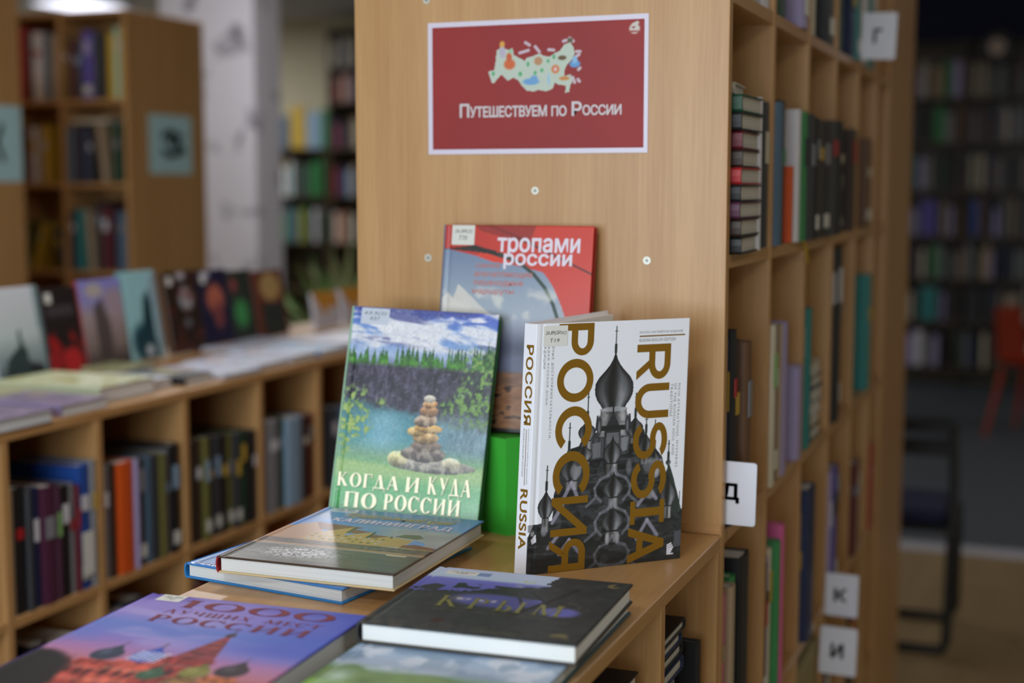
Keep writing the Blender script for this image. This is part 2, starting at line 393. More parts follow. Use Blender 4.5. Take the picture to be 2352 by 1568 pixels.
struct('wall_left', MB().box((RX0-.1, RY0, 0), (RX0, RY1, CH)), beige)
struct('wall_right', MB().box((RX1, RY0, 0), (RX1+.1, RY1, CH)), beige)
wb = MB(); wx0, wx1, wz0, wz1 = -1.9, .4, .92, 2.32
wb.box((RX0, RY0-.1, 0), (wx0, RY0, CH)).box((wx1, RY0-.1, 0), (RX1, RY0, CH)).box((wx0, RY0-.1, 0), (wx1, RY0, wz0)).box((wx0, RY0-.1, wz1), (wx1, RY0, CH))
struct('wall_back', wb, beige)
wf = MB(); wm = mat('white_window_frame', (235, 235, 235), .4)
for a, b in (((wx0, -1.77, wz0), (wx1, -1.72, wz0+.06)), ((wx0, -1.77, wz1-.06), (wx1, -1.72, wz1)), ((wx0, -1.77, wz0), (wx0+.06, -1.72, wz1)), ((wx1-.06, -1.77, wz0), (wx1, -1.72, wz1)), ((-.78, -1.77, wz0), (-.72, -1.72, wz1))): wf.box(a, b)
struct('window_1', wf, wm)
struct('trim_2', MB().box((-2.4, 11.86, 2.67), (RX1, 11.9, CH)), mat('navy_wall_band', (14, 22, 66), .7))
# plastered column with grey marbling
cm = bpy.data.materials.new('marbled_white_plaster'); cm.use_nodes = True
def _col():
    nt = cm.node_tree; N = nt.nodes; b = N['Principled BSDF']; b.inputs['Roughness'].default_value = .6
    tc = N.new('ShaderNodeTexCoord'); n = N.new('ShaderNodeTexNoise'); n.inputs['Scale'].default_value = 4.6; n.inputs['Detail'].default_value = 6; n.inputs['Distortion'].default_value = .6
    r = N.new('ShaderNodeValToRGB'); r.color_ramp.elements[0].position = .30; r.color_ramp.elements[0].color = L4((128, 126, 136)); r.color_ramp.elements[1].position = .42; r.color_ramp.elements[1].color = L4((238, 235, 243))
    nt.links.new(tc.outputs['Object'], n.inputs['Vector']); nt.links.new(n.outputs['Fac'], r.inputs[0]); nt.links.new(r.outputs[0], b.inputs['Base Color'])
_col()
struct('column', MB().box((-4.86, 6.93, 0), (-4.24, 7.23, CH), 0, .01), cm)

# ceiling lamps, with the added fill lamps among them
for k, (lx, ly, p) in enumerate(LAMPS):
    where = ['behind the photographer near the window', 'added as fill over the aisle between counter and low bookcase', 'added to brighten the white column', 'behind the white column', 'visible above the tall bookcase with mint signs', 'added to brighten the right side of the tall row', 'over the space left of the low bookcase', 'added to brighten the dark grey floor on the right'][k]
    t = thing('ceiling_and_fill_lamp', 'square white ceiling lamp ' + where, 'lamp', (lx, ly, CH), 'square ceiling lamps')
    t['group'] = 'square ceiling lamps'
    MB().box((-.31, -.31, -.05), (.31, -.29, 0)).box((-.31, .29, -.05), (.31, .31, 0)).box((-.31, -.29, -.05), (-.29, .29, 0)).box((.29, -.29, -.05), (.31, .29, 0)).build('frame', mat('white_metal', (225, 225, 228), .4), t)
    MB().box((-.29, -.29, -.045), (.29, .29, -.02)).build('diffuser', mat('lit_diffuser', (240, 240, 255), .5, emit=(236, 238, 255), estr=2.2), t)

# ================================================================ bookcases
TH = .018
def board(name, a, b, t, o, m, ch=.0008):
    a = [a[i]-o[i] for i in range(3)]; b = [b[i]-o[i] for i in range(3)]
    return MB().box(a, b, 0, ch).build(name, m, t)
def bookcase(label, x0, x1, y0, y1, axis, levels, divs, top, back=None, overhang=0., group=None, name='bookcase', side_ext=(0, 0)):
    """levels: z of shelf tops; divs: positions of divider faces along axis (first and last are the sides); back: coordinate(s) of back panel"""
    o = ((x0+x1)/2, (y0+y1)/2, 0); t = thing(name, label, 'bookcase', o, group)
    wl = WOOD_Y if axis == 'y' else WOOD_X
    if axis == 'y':
        for k, d in enumerate(divs):
            nm = 'side_panel' if k in (0, len(divs)-1) else 'divider'
            e = side_ext[0] if k == 0 else 0
            board(nm, (x0-e, d-TH/2, .0), (x1+(0 if nm == 'side_panel' else -.001), d+TH/2, top-TH), t, o, WOOD_V)
        for a, b in zip(divs[:-1], divs[1:]):
            for z in levels: board('shelf', (x0+.002, a+TH/2, z-TH), (x1-.002, b-TH/2, z), t, o, wl)
        if back is not None: board('back_panel', (back-.003, divs[0]+TH/2, .03), (back+.003, divs[-1]-TH/2, top-TH), t, o, WOOD_V)
        board('top_panel', (x0-overhang, divs[0]-TH/2-overhang, top-TH), (x1+overhang, divs[-1]+TH/2, top), t, o, wl, .0012)
    else:
        for k, d in enumerate(divs):
            nm = 'side_panel' if k in (0, len(divs)-1) else 'divider'
            board(nm, (d-TH/2, y0, 0), (d+TH/2, y1, top-TH), t, o, WOOD_V)
        for a, b in zip(divs[:-1], divs[1:]):
            for z in levels: board('shelf', (a+TH/2, y0+.002, z-TH), (b-TH/2, y1-.002, z), t, o, wl)
        if back is not None: board('back_panel', (divs[0]+TH/2, back-.003, .03), (divs[-1]-TH/2, back+.003, top-TH), t, o, WOOD_V)
        board('top_panel', (divs[0]-TH/2, y0, top-TH), (divs[-1]+TH/2, y1, top), t, o, wl, .0012)
    return t, o
XR, XLft = -.404, -.930
# main tall double-sided bookcase; its end panel carries the red poster
main, mo = bookcase('tall double-sided beech bookcase behind the display counter, red poster on its end', XLft, XR, 1.786, 3.50, 'y',
    [.07, .415, .76, 1.10, 1.463, 1.80, 2.14], [1.795, 2.086, 2.381, 2.68, 2.98, 3.28, 3.49], 2.42, back=-.667)
SCREW = mat('pale_metal_screw_cap', (206, 204, 190), .35, metal=.3)
for sx, sz in ((-.82, 1.801), (-.663, 1.545), (-.82, 1.453), (-.508, 1.455), (-.508, 1.801)):
    b = MB(); b.prism([(.0052*math.cos(a), .0052*math.sin(a)) for a in [math.pi*2*k/16 for k in range(16)]], -.0012, 0, axis='y')
    o = b.build('screw_cap', SCREW, main); o.location = (sx-mo[0], 1.786-mo[1], sz)
    b = MB().box((-.0026, -.0014, -.0005), (.0026, -.00125, .0005)).box((-.0005, -.0014, -.0026), (.0005, -.00125, .0026)); c_ = b.build('cross_slot', INK, o)
board('edge_strip', (XLft, 1.7835, 1.1005), (XR-.001, 1.786, 1.114), main, mo, wood('darker_beech_strip', (196, 148, 96), (178, 130, 80), (9, 260, 260)))
# low display counter in front of it
counter, co = bookcase('low beech counter in the foreground with travel books laid on top', -.903, XR, .62, 1.784, 'y',
    [.07, .415, .76], [.63, .92, 1.215, 1.505, 1.775], 1.10, back=-.655, name='display_counter')
b = MB().lathe([(.004, 0), (.004, .004), (.0025, .006)], 12); o = b.build('connector_bolt', SCREW, counter); o.rotation_euler = (R(-90), 0, 0); o.location = (-.425-co[0], 1.5155-co[1], 1.055)
# case standing crosswise at the end of the row
endc, eo = bookcase('tall crosswise beech bookcase closing the row beyond the lettered shelves', -1.30, XR, 3.51, 4.03, 'x', [.07, .415, .76, 1.10, 1.463, 1.80, 2.14], [-1.291, -.995, -.70, XR-.009], 2.42, back=3.77)
# left low bookcase
low, lo = bookcase('long low beech bookcase across the aisle on the left, books displayed on top', -2.27, -1.75, 1.40, 4.64, 'y',
    [.07, .43, .77], [1.41, 1.705, 2.0, 2.267, 2.562, 2.868, 3.15, 3.445, 3.74, 4.035, 4.33, 4.63], 1.116, back=-2.01, name='low_bookcase')
# tall cases behind, front towards the photographer
case2, c2 = bookcase('tall beech bookcase with a mint sign on its side, left of the white column', -4.46, -3.55, 4.84, 5.39, 'x', [.15, .50, .85, 1.205, 1.566, 1.905], [-4.45, -4.155, -3.875, -3.559], 2.26, back=5.11)
case1, c1 = bookcase('tall beech bookcase at the left picture edge with a mint sign', -4.46, -3.55, 3.66, 4.212, 'x', [.15, .50, .85, 1.205, 1.566, 1.905], [-4.45, -4.155, -3.875, -3.559], 2.26, back=4.18)
# far wall cases
dk = wood('dark_stained_board', (92, 78, 56), (70, 58, 40), (9, 200, 200))
wsave = (WOOD_V, WOOD_X); WOOD_V = WOOD_X = dk
farR, f1 = bookcase('dark wall bookcase filling the far wall right of the tall row', -2.2, .9, 11.56, 11.86, 'x', [.15, .51, .845, 1.175, 1.535, 1.90, 2.24], [-2.19, -1.49, -.79, -.09, .45, .89], 2.66, back=11.84, name='wall_bookcase')
farL, f2 = bookcase('dark wall bookcase in the far left corner under a bare beige wall', -7.55, -6.27, 11.46, 11.8, 'x', [.2, .62, 1.05, 1.467], [-7.54, -6.9, -6.28], 1.90, back=11.78, name='wall_bookcase')
farT, f3 = bookcase('taller dark wall bookcase at the far left, beside the beech end panel', -6.25, -4.9, 11.46, 11.8, 'x', [.2, .62, 1.05, 1.467, 1.90, 2.31, 2.62], [-6.24, -5.6, -4.91], 2.95, back=11.78, name='wall_bookcase')
WOOD_V, WOOD_X = wsave

# ================================================================ signs
PLAS = mat('white_laminated_card', (222, 222, 230), .3)
BLK = mat('black_print', (34, 38, 36), .6)
def letter_card(ch, x, y, z0, wd, h, tilt=0, desc=''):
    t = thing('shelf_letter_card', f'white letter card {ch} {desc}', 'sign', Matrix.Translation((x, y, z0)) @ Matrix.Rotation(tilt, 4, 'Y'), 'white letter cards on the shelves')
    pts = []; r = .004
    for cx, cz, a0 in ((wd-r, h-r, 0), (r, h-r, 90), (r, r, 180), (wd-r, r, 270)):
        for k in range(4): a = R(a0+30*k); pts.append((cx+r*math.cos(a), cz+r*math.sin(a)))
    MB().prism(pts, 0, .0016, axis='y').build('card', PLAS, t)
    xf = lambda p: Vector((p.x, -.0004, p.y))
    lw = .024 if ch != 'Г' else .018
    place(raw_text(ch, .045), wd*.5-lw/2-.002, wd*.5+lw/2-.002, h*.34, h*.66, 0, BLK, t, 'printed_letter', xf=xf)
letter_card('Д', -.4295, 1.810, 1.110, .064, .084, R(1), 'at the corner of the end panel, above the counter')
letter_card('Г', -.404, 2.97, 1.806, .068, .092, R(2), 'high on the tall row, topmost of the letter cards')
letter_card('К', -.404, 2.67, .742, .062, .082, R(1), 'on the tall row directly above the card И')
letter_card('И', -.404, 2.62, .645, .068, .091, R(1.5), 'lowest on the tall row, directly below the card К')
MINT = mat('mint_green_paper', (192, 234, 240), .7, var=.08); DGR = mat('dark_green_print', (40, 110, 74), .7)
def mint(ch, y0, y1, z0, z1, lab):
    t = thing('mint_sign', lab, 'sign', (-3.55, y0, z0)); wd = y1-y0; h = z1-z0
    MB().box((0, 0, 0), (.0012, wd, h)).build('paper', MINT, t)
    xf = lambda p: Vector((.0015, p.x, p.y))
    place(raw_text(ch, .03), wd*.27, wd*.72, h*.26, h*.76, 0, DGR, t, 'ornate_letter', xf=xf)
    if ch == 'Э': place(raw_text('S', .01), wd*.4, wd*.84, h*.3, h*.7, 0, DGR, t, 'ornate_letter', xf=lambda p: Vector((.0018, p.x, p.y)))
mint('Э', 4.98, 5.285, 1.605, 1.85, 'mint green sign with curly green letter on the bookcase left of column')
mint('Ж', 3.90, 4.205, 1.569, 1.838, 'mint green sign cut off by the left picture edge')

# poster
def poster_pic():
    p = Pic(300, 172, (156, 31, 27)); u, v = p.U, p.V
    p.c = p.c*(.93+.1*fbm(u*3, v*2, 2, 3))[..., None]
    def q(x, y): return ((x-135)/2050, (y-(160-(x-135)*.034))/(1195+(x-135)*.025))
    g = (196, 208, 192)
    m = [(700,590),(760,575),(775,480),(785,380),(810,370),(830,300),(865,370),(900,380),(940,360),(950,430),(1010,460),(1060,490),(1075,460),(1130,445),(1205,415),(1240,440),(1300,450),(1340,420),(1400,390),(1440,330),(1500,310),(1530,370),(1540,420),(1510,480),(1470,520),(1445,570),(1440,640),(1500,620),(1520,690),(1495,730),(1490,790),(1450,800),(1455,730),(1390,720),(1350,700),(1330,760),(1270,785),(1190,770),(1150,785),(1080,780),(1030,730),(1000,680),(950,650),(890,680),(830,620),(790,660),(760,700),(735,700)]
    p.poly([q(*a) for a in m], g)
    for a, b in (((1010,410),(1095,385)),((1160,350),(1200,400)),((1065,310),(1105,335)),((1290,380),(1340,385)),((1430,300),(1460,290)),((1490,270),(1525,300)),((1555,400),(1590,400)),((1550,450),(1580,430)),((1575,575),(1590,560)),((1520,650),(1540,700)),((1570,670),(1585,690))):
        p.line(*q(*a), *q(*b), .007, (205, 190, 200), .58)
    for x, y, rx, ry, c in ((840,400,30,60,(190,180,200)),(838,325,25,30,(226,170,70)),(910,520,55,50,(214,104,52)),(905,450,28,40,(206,96,50)),(1190,490,40,40,(190,140,100)),(1355,570,38,40,(214,120,60)),(1355,570,18,20,(230,190,190)),(1120,690,80,32,(110,164,214)),(1150,660,35,30,(110,164,214)),(1540,520,52,35,(100,160,214)),(1540,480,25,35,(140,190,226)),(1420,460,40,22,(104,80,50)),(1440,660,50,20,(206,140,70)),(1290,670,12,60,(160,200,220)),(750,610,15,22,(80,176,116)),(1090,520,14,24,(80,176,116)),(1015,615,18,22,(80,176,116)),(1285,490,16,18,(90,180,120)),(1225,580,16,20,(90,180,120)),(1160,605,16,20,(90,180,120)),(1340,450,14,22,(80,170,110)),(1495,290,25,22,(90,90,60)),(920,390,16,20,(150,200,160))):
        cx, cy = q(x, y); p.ell(cx, cy, rx/2050, ry/1195, c, .25)
    cx, cy = q(2095, 185); p.ell(cx, cy, .024, .04, (214, 208, 196), .2); p.ell(cx-.005, cy-.014, .008, .012, (150, 50, 50), .3, .8); p.line(cx-.02, cy+.02, cx+.02, cy+.022, .004, (170, 80, 80), .58)
    p.line(cx-.006, cy-.03, cx+.012, cy-.045, .008, (214, 208, 196), .58)
    return p
pt = thing('poster', 'red poster with illustrated map and white border on the beech end panel', 'poster', (-.818, 1.7845, 1.594))
pw, ph = .3095, .176
MB().box((0, 0, 0), (pw, .0012, ph)).build('laminated_sheet', mat('white_laminate', (224, 216, 232), .35), pt)
xfp = lambda p: Vector((p.x, -p.z, p.y))
cover_mesh('red_print', poster_pic(), .0065, pw-.0055, .0065, ph-.0065, .0006, .0005, (156, 31, 27), mat('poster_print', vcol=True, rough=.55), pt, xf=xfp)
WT = mat('pale_poster_lettering', (214, 206, 208), .5)
for s_, x0, x1, y0, y1 in (('П', 413, 510, 905, 1042), ('УТЕШЕСТВУЕМ', 515, 1275, 930, 1042), ('ПО', 1318, 1465, 925, 1030), ('Р', 1512, 1610, 885, 1028), ('ОССИИ', 1615, 1982, 918, 1022)):
    fx = lambda X: .0065+(X-135)/2050*(pw-.012)
    fy = lambda Y, X: ph-.0065-(Y-(160-(X-135)*.034))/(1195+(X-135)*.025)*(ph-.013)
    place(raw_text(s_, .035, .92), fx(x0), fx(x1), fy(y1, x0), fy(y0, x0), .0009, WT, pt, 'poster_lettering', xf=xfp)

# ================================================================ display books on the counter
GOLD = mat('gold_foil', (158, 116, 34), .38, metal=.55)
GOLDT = mat('dull_gold_print', (120, 108, 70), .5, metal=.2)
GREYT = mat('grey_small_print', (120, 116, 104), .6)
WHT = mat('white_print', (236, 232, 240), .5)
CT = 1.10

# --- white book standing open, black-and-white church picture
def ross_pic():
    p = Pic(380, 540, (240, 241, 246)); u, v = p.U, p.V
    def body_tone(seed, lo=18, hi=60):
        n = fbm(u*14, v*40, 4, seed)[..., None]; return (np.array([lo, lo+3, lo+4])+(hi-lo)*n)/255.
    dark = body_tone(5)
    # silhouette of the whole building
    roof = [(-.01,.862),(.035,.80),(.06,.80),(.15,.79),(.152,.69),(.18,.62),(.19,.57),(.24,.51),(.30,.50),(.33,.455),(.42,.45),(.43,.37),(.60,.365),(.61,.445),(.72,.45),(.74,.50),(.80,.53),(.85,.57),(.875,.64),(.90,.60),(.93,.66),(.96,.72),(.99,.79),(1.01,.80),(1.01,1.01),(-.01,1.01)]
    p.poly(roof, dark)
    n2 = fbm(u*12, v*90, 3, 9); p.mix(p.inside(roof)*ss(.55, .72, n2)*.30, (112, 116, 122))
    n3 = fbm(u*22, v*26, 3, 19); p.mix(p.inside(roof)*ss(.58, .70, n3)*.35, (96, 100, 106))
    def prof(t):   # onion outline, t 0 tip .. 1 foot
        x = np.array([0,.08,.16,.26,.36,.46,.56,.66,.76,.86,.94,1.0]); y = np.array([.015,.05,.12,.28,.52,.80,.97,1.0,.97,.84,.66,.58]); return np.interp(t, x, y)
    def onion(cx, v0, v1, rw, spire, drum=.05, dw=.55, g=1.):
        t = (v-v0)/(v1-v0); rr = prof(np.clip(t, 0, 1))*rw; x = (u-cx)/np.maximum(rr, 1e-4)
        m = ((t >= 0) & (t <= 1) & (np.abs(x) < 1)).astype(float)
        sh = 34+118*np.exp(-((x-.45)/.34)**2)*np.clip(t*1.5-.15, 0, 1)+70*np.exp(-((x+.62)/.25)**2)*np.clip(t*1.4-.2, 0, 1)
        sh = sh*(.78+.4*fbm(x*9+3, t*3, 3, 2))*g; col = np.stack([sh*.98, sh, sh*1.03], -1)/255.
        if drum:
            md = ((v > v1-.003) & (v < v1+drum) & (np.abs(u-cx) < rw*dw)).astype(float)
            xd = (u-cx)/(rw*dw); sd = 60+110*np.exp(-((xd-.5)/.4)**2)+60*np.exp(-((xd+.6)/.3)**2); sd = sd*(.7+.5*fbm(u*60, v*20, 2, 8))*g
            p.mix(md, np.stack([sd]*3, -1)/255.)
            p.mix(((v > v1) & (v < v1+.006) & (np.abs(u-cx) < rw*dw)).astype(float), (40, 42, 44))
        p.mix(m, np.clip(col, 0, 1))
        if spire: p.line(cx, v0-spire, cx, v0+.012, .0035, (48, 60, 56)); p.line(cx, v0-.02, cx, v0+.01, .008, (44, 52, 52)); p.line(cx-.008, v0-spire*.8, cx+.008, v0-spire*.8, .002, (60, 70, 66))
    def lines(pts, wd, col, op=1.):
        for a, b in zip(pts[:-1], pts[1:]): p.line(a[0], a[1], b[0], b[1], wd, col, op=op)
    onion(.262, .505, .635, .078, 0, .04, .5); onion(.238, .50, .53, .012, .095, 0)
    onion(.348, .385, .478, .056, .10, .04); onion(.335, .49, .56, .06, 0, .03, .6)
    onion(.105, .655, .775, .05, .085, .058, .45)
    onion(.66, .385, .475, .054, .085, .03); onion(.735, .455, .565, .053, .055, .03); onion(.795, .525, .615, .048, .11, .04)
    p.poly([(.885,.60),(.90,.60),(.935,.665),(.99,.80),(.93,.80)], (50, 62, 58)); onion(.892, .575, .605, .018, .07, 0); onion(.90, .645, .772, .058, 0, .055, .42)
    p.line(.978,.72,.978,.80,.003,(70,80,76))
    # central tower
    onion(.513, .118, .358, .126, .095, 0)
    blk = [(.43,.358),(.60,.355),(.61,.47),(.425,.47)]
    p.mix(p.inside(blk), np.stack([np.clip(64+120*np.exp(-((u-.575)/.035)**2)+110*np.exp(-((u-.455)/.03)**2), 0, 205)*(.6+.55*fbm(u*40, v*70, 3, 4))]*3, -1)/255.)
    p.ell(.515, .36, .086, .010, (176, 178, 184), .2, .7); p.line(.513, .33, .513, .40, .005, (36, 38, 40))
    p.poly([(.513,.375),(.545,.41),(.565,.44),(.565,.47),(.46,.47),(.46,.44),(.485,.41)], (48, 50, 54)); p.poly([(.41,.435),(.45,.425),(.58,.425),(.63,.435),(.63,.447),(.41,.447)], (36, 38, 40))
    for sx in (-1, 1): p.ell(.517+sx*.092, .425, .016, .04, (60, 62, 66), .2); p.line(.517+sx*.105, .385, .517+sx*.112, .44, .005, (46, 48, 52)); p.ell(.517+sx*.092, .43, .007, .025, (150, 152, 158), .3, .6)
    p.poly([(.375,.475),(.63,.47),(.62,.545),(.385,.56)], (76, 78, 82))
    for a in range(7): p.line(.39+a*.037, .475, .39+a*.037, .55, .003, (34, 36, 38))
    p.poly([(.57,.478),(.62,.475),(.612,.53),(.572,.535)], (150, 152, 156), .75); p.poly([(.385,.495),(.44,.49),(.44,.55),(.39,.555)], (120, 122, 126), .8); p.poly([(.475,.455),(.555,.455),(.555,.50),(.475,.50)], (118, 120, 124), .8)
    onion(.518, .465, .578, .062, 0, .055, .62); onion(.533, .61, .717, .07, 0, .05, .48); onion(.537, .745, .853, .077, 0, .05, .5)
    LG = (132, 133, 142)
    def arch(cx, top, wd, ht, tail):
        L_ = [(cx, top), (cx-.03, top+.03), (cx-wd*.72, top+ht*.34), (cx-wd, top+ht*.58), (cx-wd*.93, top+ht*.80), (cx-wd*.62, top+ht)]
        for sg in (1, -1):
            q_ = [(cx+sg*(a-cx), b) for a, b in L_]; lines(q_, .0085, LG, .62)
            lines([(cx-sg*wd*.96, top+ht*.88), (cx-sg*(wd+tail), top+ht*1.05+tail*.18)], .0085, LG, .6)
    arch(.529, .598, .117, .135, .05); arch(.535, .735, .112, .135, .06); arch(.540, .875, .112, .12, .06)
    lines([(.47,.985),(.505,.998),(.575,.998),(.61,.985)], .010, LG, .6)
    for a, b in (((.15,.80),(.21,.735)),((.22,.70),(.262,.645)),((.262,.645),(.30,.70)),((.13,.90),(.20,.845)),((.20,.93),(.262,.875)),((.262,.875),(.33,.93)),((.70,.76),(.775,.70)),((.775,.70),(.82,.74)),((.70,.90),(.765,.825)),((.765,.825),(.835,.89)),((.80,.61),(.84,.585))):
        p.line(*a, *b, .011, (168, 162, 180), op=.75)
    for x, y, rx, ry, c in ((.285,.60,.035,.03,140),(.30,.57,.02,.012,60),(.63,.60,.018,.03,120),(.775,.60,.05,.028,150),(.76,.61,.03,.02,90),(.82,.62,.018,.03,190),(.78,.72,.03,.02,150),(.10,.83,.02,.02,150),(.505,.885,.012,.022,196),(.575,.885,.012,.022,186),(.532,.745,.02,.02,150),(.03,.835,.012,.012,190)):
        p.ell(x, y, rx, ry, (c, c, c+5), .35, .75)
    p.mix(ss(.86, 1.0, v)*p.inside(roof)*.35, (24, 25, 27))
    p.poly([(.02,.86),(.05,.84),(.055,.87),(.03,.88)], (220,220,226)); p.poly([(.955,.885),(1.01,.88),(1.01,.945),(.95,.95)], (92, 96, 104), .8)
    p.mix(((u < .035) & (v > .80) & (v < .83)).astype(float)*.5, (60, 60, 62))
    return p
A0, B0 = Vector((-.5723, 1.5125, CT)), Vector((-.4249, 1.6537, CT)); VT = Vector((-.001, .038, .291))
def ross():
    b = thing('book', 'white standing book with gold lettering and a black and white domed church', 'book', A0)
    u = (B0-A0).normalized(); hh = VT.length; W_ = (B0-A0).length
    vv = VT/hh; n = u.cross(vv).normalized()
    def plane(o, ud):   # maps cover-local (x, y, z) into the thing's frame
        nn = ud.cross(vv).normalized(); return lambda p: (o-A0)+ud*p.x+vv*p.y+nn*p.z
    gm = mat('white_gloss_print', vcol=True, rough=.34, coat=.15)
    Mx = np.array([[u[i], vv[i], n[i]] for i in range(3)])
    cover_mesh('front_cover', ross_pic(), 0, W_, 0, hh, .0, .0026, (225, 226, 230), gm, b, .0085, xf=Mx)
    wc = mat('white_cover_board', (240, 240, 246), .4)
    f = plane(A0, u)
    H = hh
    def T(s_, u0, u1, v0, v1, z=.0003, m=GOLD, name='title_lettering', bold=.05, rot=True, sp=1., parent=b, xf=f, lab=None):
        return place(raw_text(s_, bold, sp), u0*W_, u1*W_, H*(1-v1), H*(1-v0), z, m, parent, name, rot=rot, xf=xf, label=lab)
    for ch, a, b_, c_, d in (('Р', .142, .366, .004, .134), ('О', .142, .373, .147, .321), ('С', .144, .377, .338, .505), ('С', .140, .375, .518, .690), ('И', .140, .371, .701, .857), ('Я', .135, .367, .872, .998),
                             ('R', .653, .878, .102, .247), ('U', .653, .877, .264, .407), ('S', .649, .877, .426, .574), ('S', .647, .880, .583, .735), ('I', .650, .877, .745, .840), ('A', .643, .882, .852, .998)):
        place(sans(ch, .19 if ch != 'И' else .17), a*W_, b_*W_, H*(1-d), H*(1-c_), .0003, GOLD, b, 'title_lettering', rot=True, xf=f, label='gold title letter '+ch)
    for s_, a, c_, d in (('ЗНЫЕ ДОСТОПРИМЕЧАТЕЛЬНОСТИ,', .100, .092, .465), ('АДКИ РУССКОЙ ДУШИ', .074, .092, .325), ('АДИЦИИ', .048, .092, .180)):
        T(s_, a, a+.0165, c_, d, m=GREYT, name='small_print', bold=.0, sp=1.35)
    for s_, a, c_, d in (('MAIN ATTRACTIONS, MYSTERIES', .936, .270, .617), ('OF THE RUSSIAN SOUL AND', .911, .270, .565), ('TRADITIONS', .886, .270, .405)):
        T(s_, a, a+.016, c_, d, m=GREYT, name='small_print', bold=.0, sp=1.3)
    T('РУССКО-АНГЛИЙСКОЕ ИЗДАНИЕ', .665, .955, .045, .058, m=GREYT, name='small_print', rot=False, bold=0, sp=1.2)
    T('RUSSIAN-ENGLISH EDITION', .665, .905, .078, .091, m=GREYT, name='small_print', rot=False, bold=0, sp=1.2)
    MB().box((.665*W_, H*.9295, .0001), (.97*W_, H*.935, .0003)).build('gold_rule', GOLD, b, xf=f)
    pub = MB()
    for k in range(5):
        y = H*(.052-.0085*k+.018); x = W_*.905; pub.prism([(x, y-.004), (x+.009-.0007*abs(2-k)*2, y-.0015), (x+.009-.0007*abs(2-k)*2, y+.0005), (x, y-.002)], .0001, .0003)
    pub.box((W_*.905, H*.022, .0001), (W_*.95, H*.027, .0003)).build('publisher_mark', WHT, b, xf=f)
    st = MB().box((.045*W_, H*.909, .0004), (.196*W_, H*.990, .0006)).build('library_sticker', STICK, b, xf=f)
    place(raw_text('26.89(2Рос)', 0), .055*W_, .187*W_, H*.951, H*.970, .0008, INK, st, 'handwriting', shear=.25, xf=f)
    place(raw_text('Т19', 0), .085*W_, .145*W_, H*.924, H*.939, .0008, INK, st, 'handwriting', shear=.1, xf=f)
    # spine
    S0 = Vector((-.5895, 1.5165, CT)); us = (A0-S0).normalized(); fs = plane(S0, us); sw = (A0-S0).length
    s = MB(); s.box((.0004, 0, -.0026), (sw-.0004, H, 0), 0, .0008); sp = s.build('spine', wc, b, xf=fs)
    for s_, y0, y1, m_, nm, x0, x1, bo in (('РОССИЯ', .085, .405, GOLD, 'title_lettering', .28, .86, .03), ('RUSSIA', .66, .90, GOLD, 'title_lettering', .28, .86, .03), ('РУССКО-АНГЛИЙСКОЕ ИЗДАНИЕ', .42, .64, GREYT, 'small_print', .66, .80, 0), ('RUSSIAN-ENGLISH EDITION', .42, .61, GREYT, 'small_print', .30, .42, 0)):
        place(raw_text(s_, bo, 1.05), x0*sw, x1*sw, H*(1-y1), H*(1-y0), .0003, m_, sp, nm, rot=True, xf=fs)
    MB().box((.53*sw, H*.355, .0001), (.57*sw, H*.578, .0003)).build('gold_rule', GOLD, sp, xf=fs)
    # back cover and the opened pages
    E0 = Vector((-.5525, 1.712, CT)); ub = (E0-S0).normalized(); WB_ = .2045
    nb = vv.cross(ub).normalized()
    fb = lambda p: (S0-A0)+ub*p.x+vv*p.y+nb*p.z
    MB().box((.0015, 0, -.0026), (WB_, H, 0), 0, .0006).build('back_cover', wc, b, xf=fb)
    # fanned leaves between the covers
    um = (ub*.83+u*.17).normalized(); nm = vv.cross(um).normalized()
    MB().box((.004, .003, -.0125), (WB_-.006, H-.004, -.0005), 0, .0004).build('page_block', PAGES_W, b, xf=lambda p: (S0-A0)+ub*p.x+vv*p.y+(u-ub*u.dot(ub)).normalized()*(-p.z))
    return b
ross()

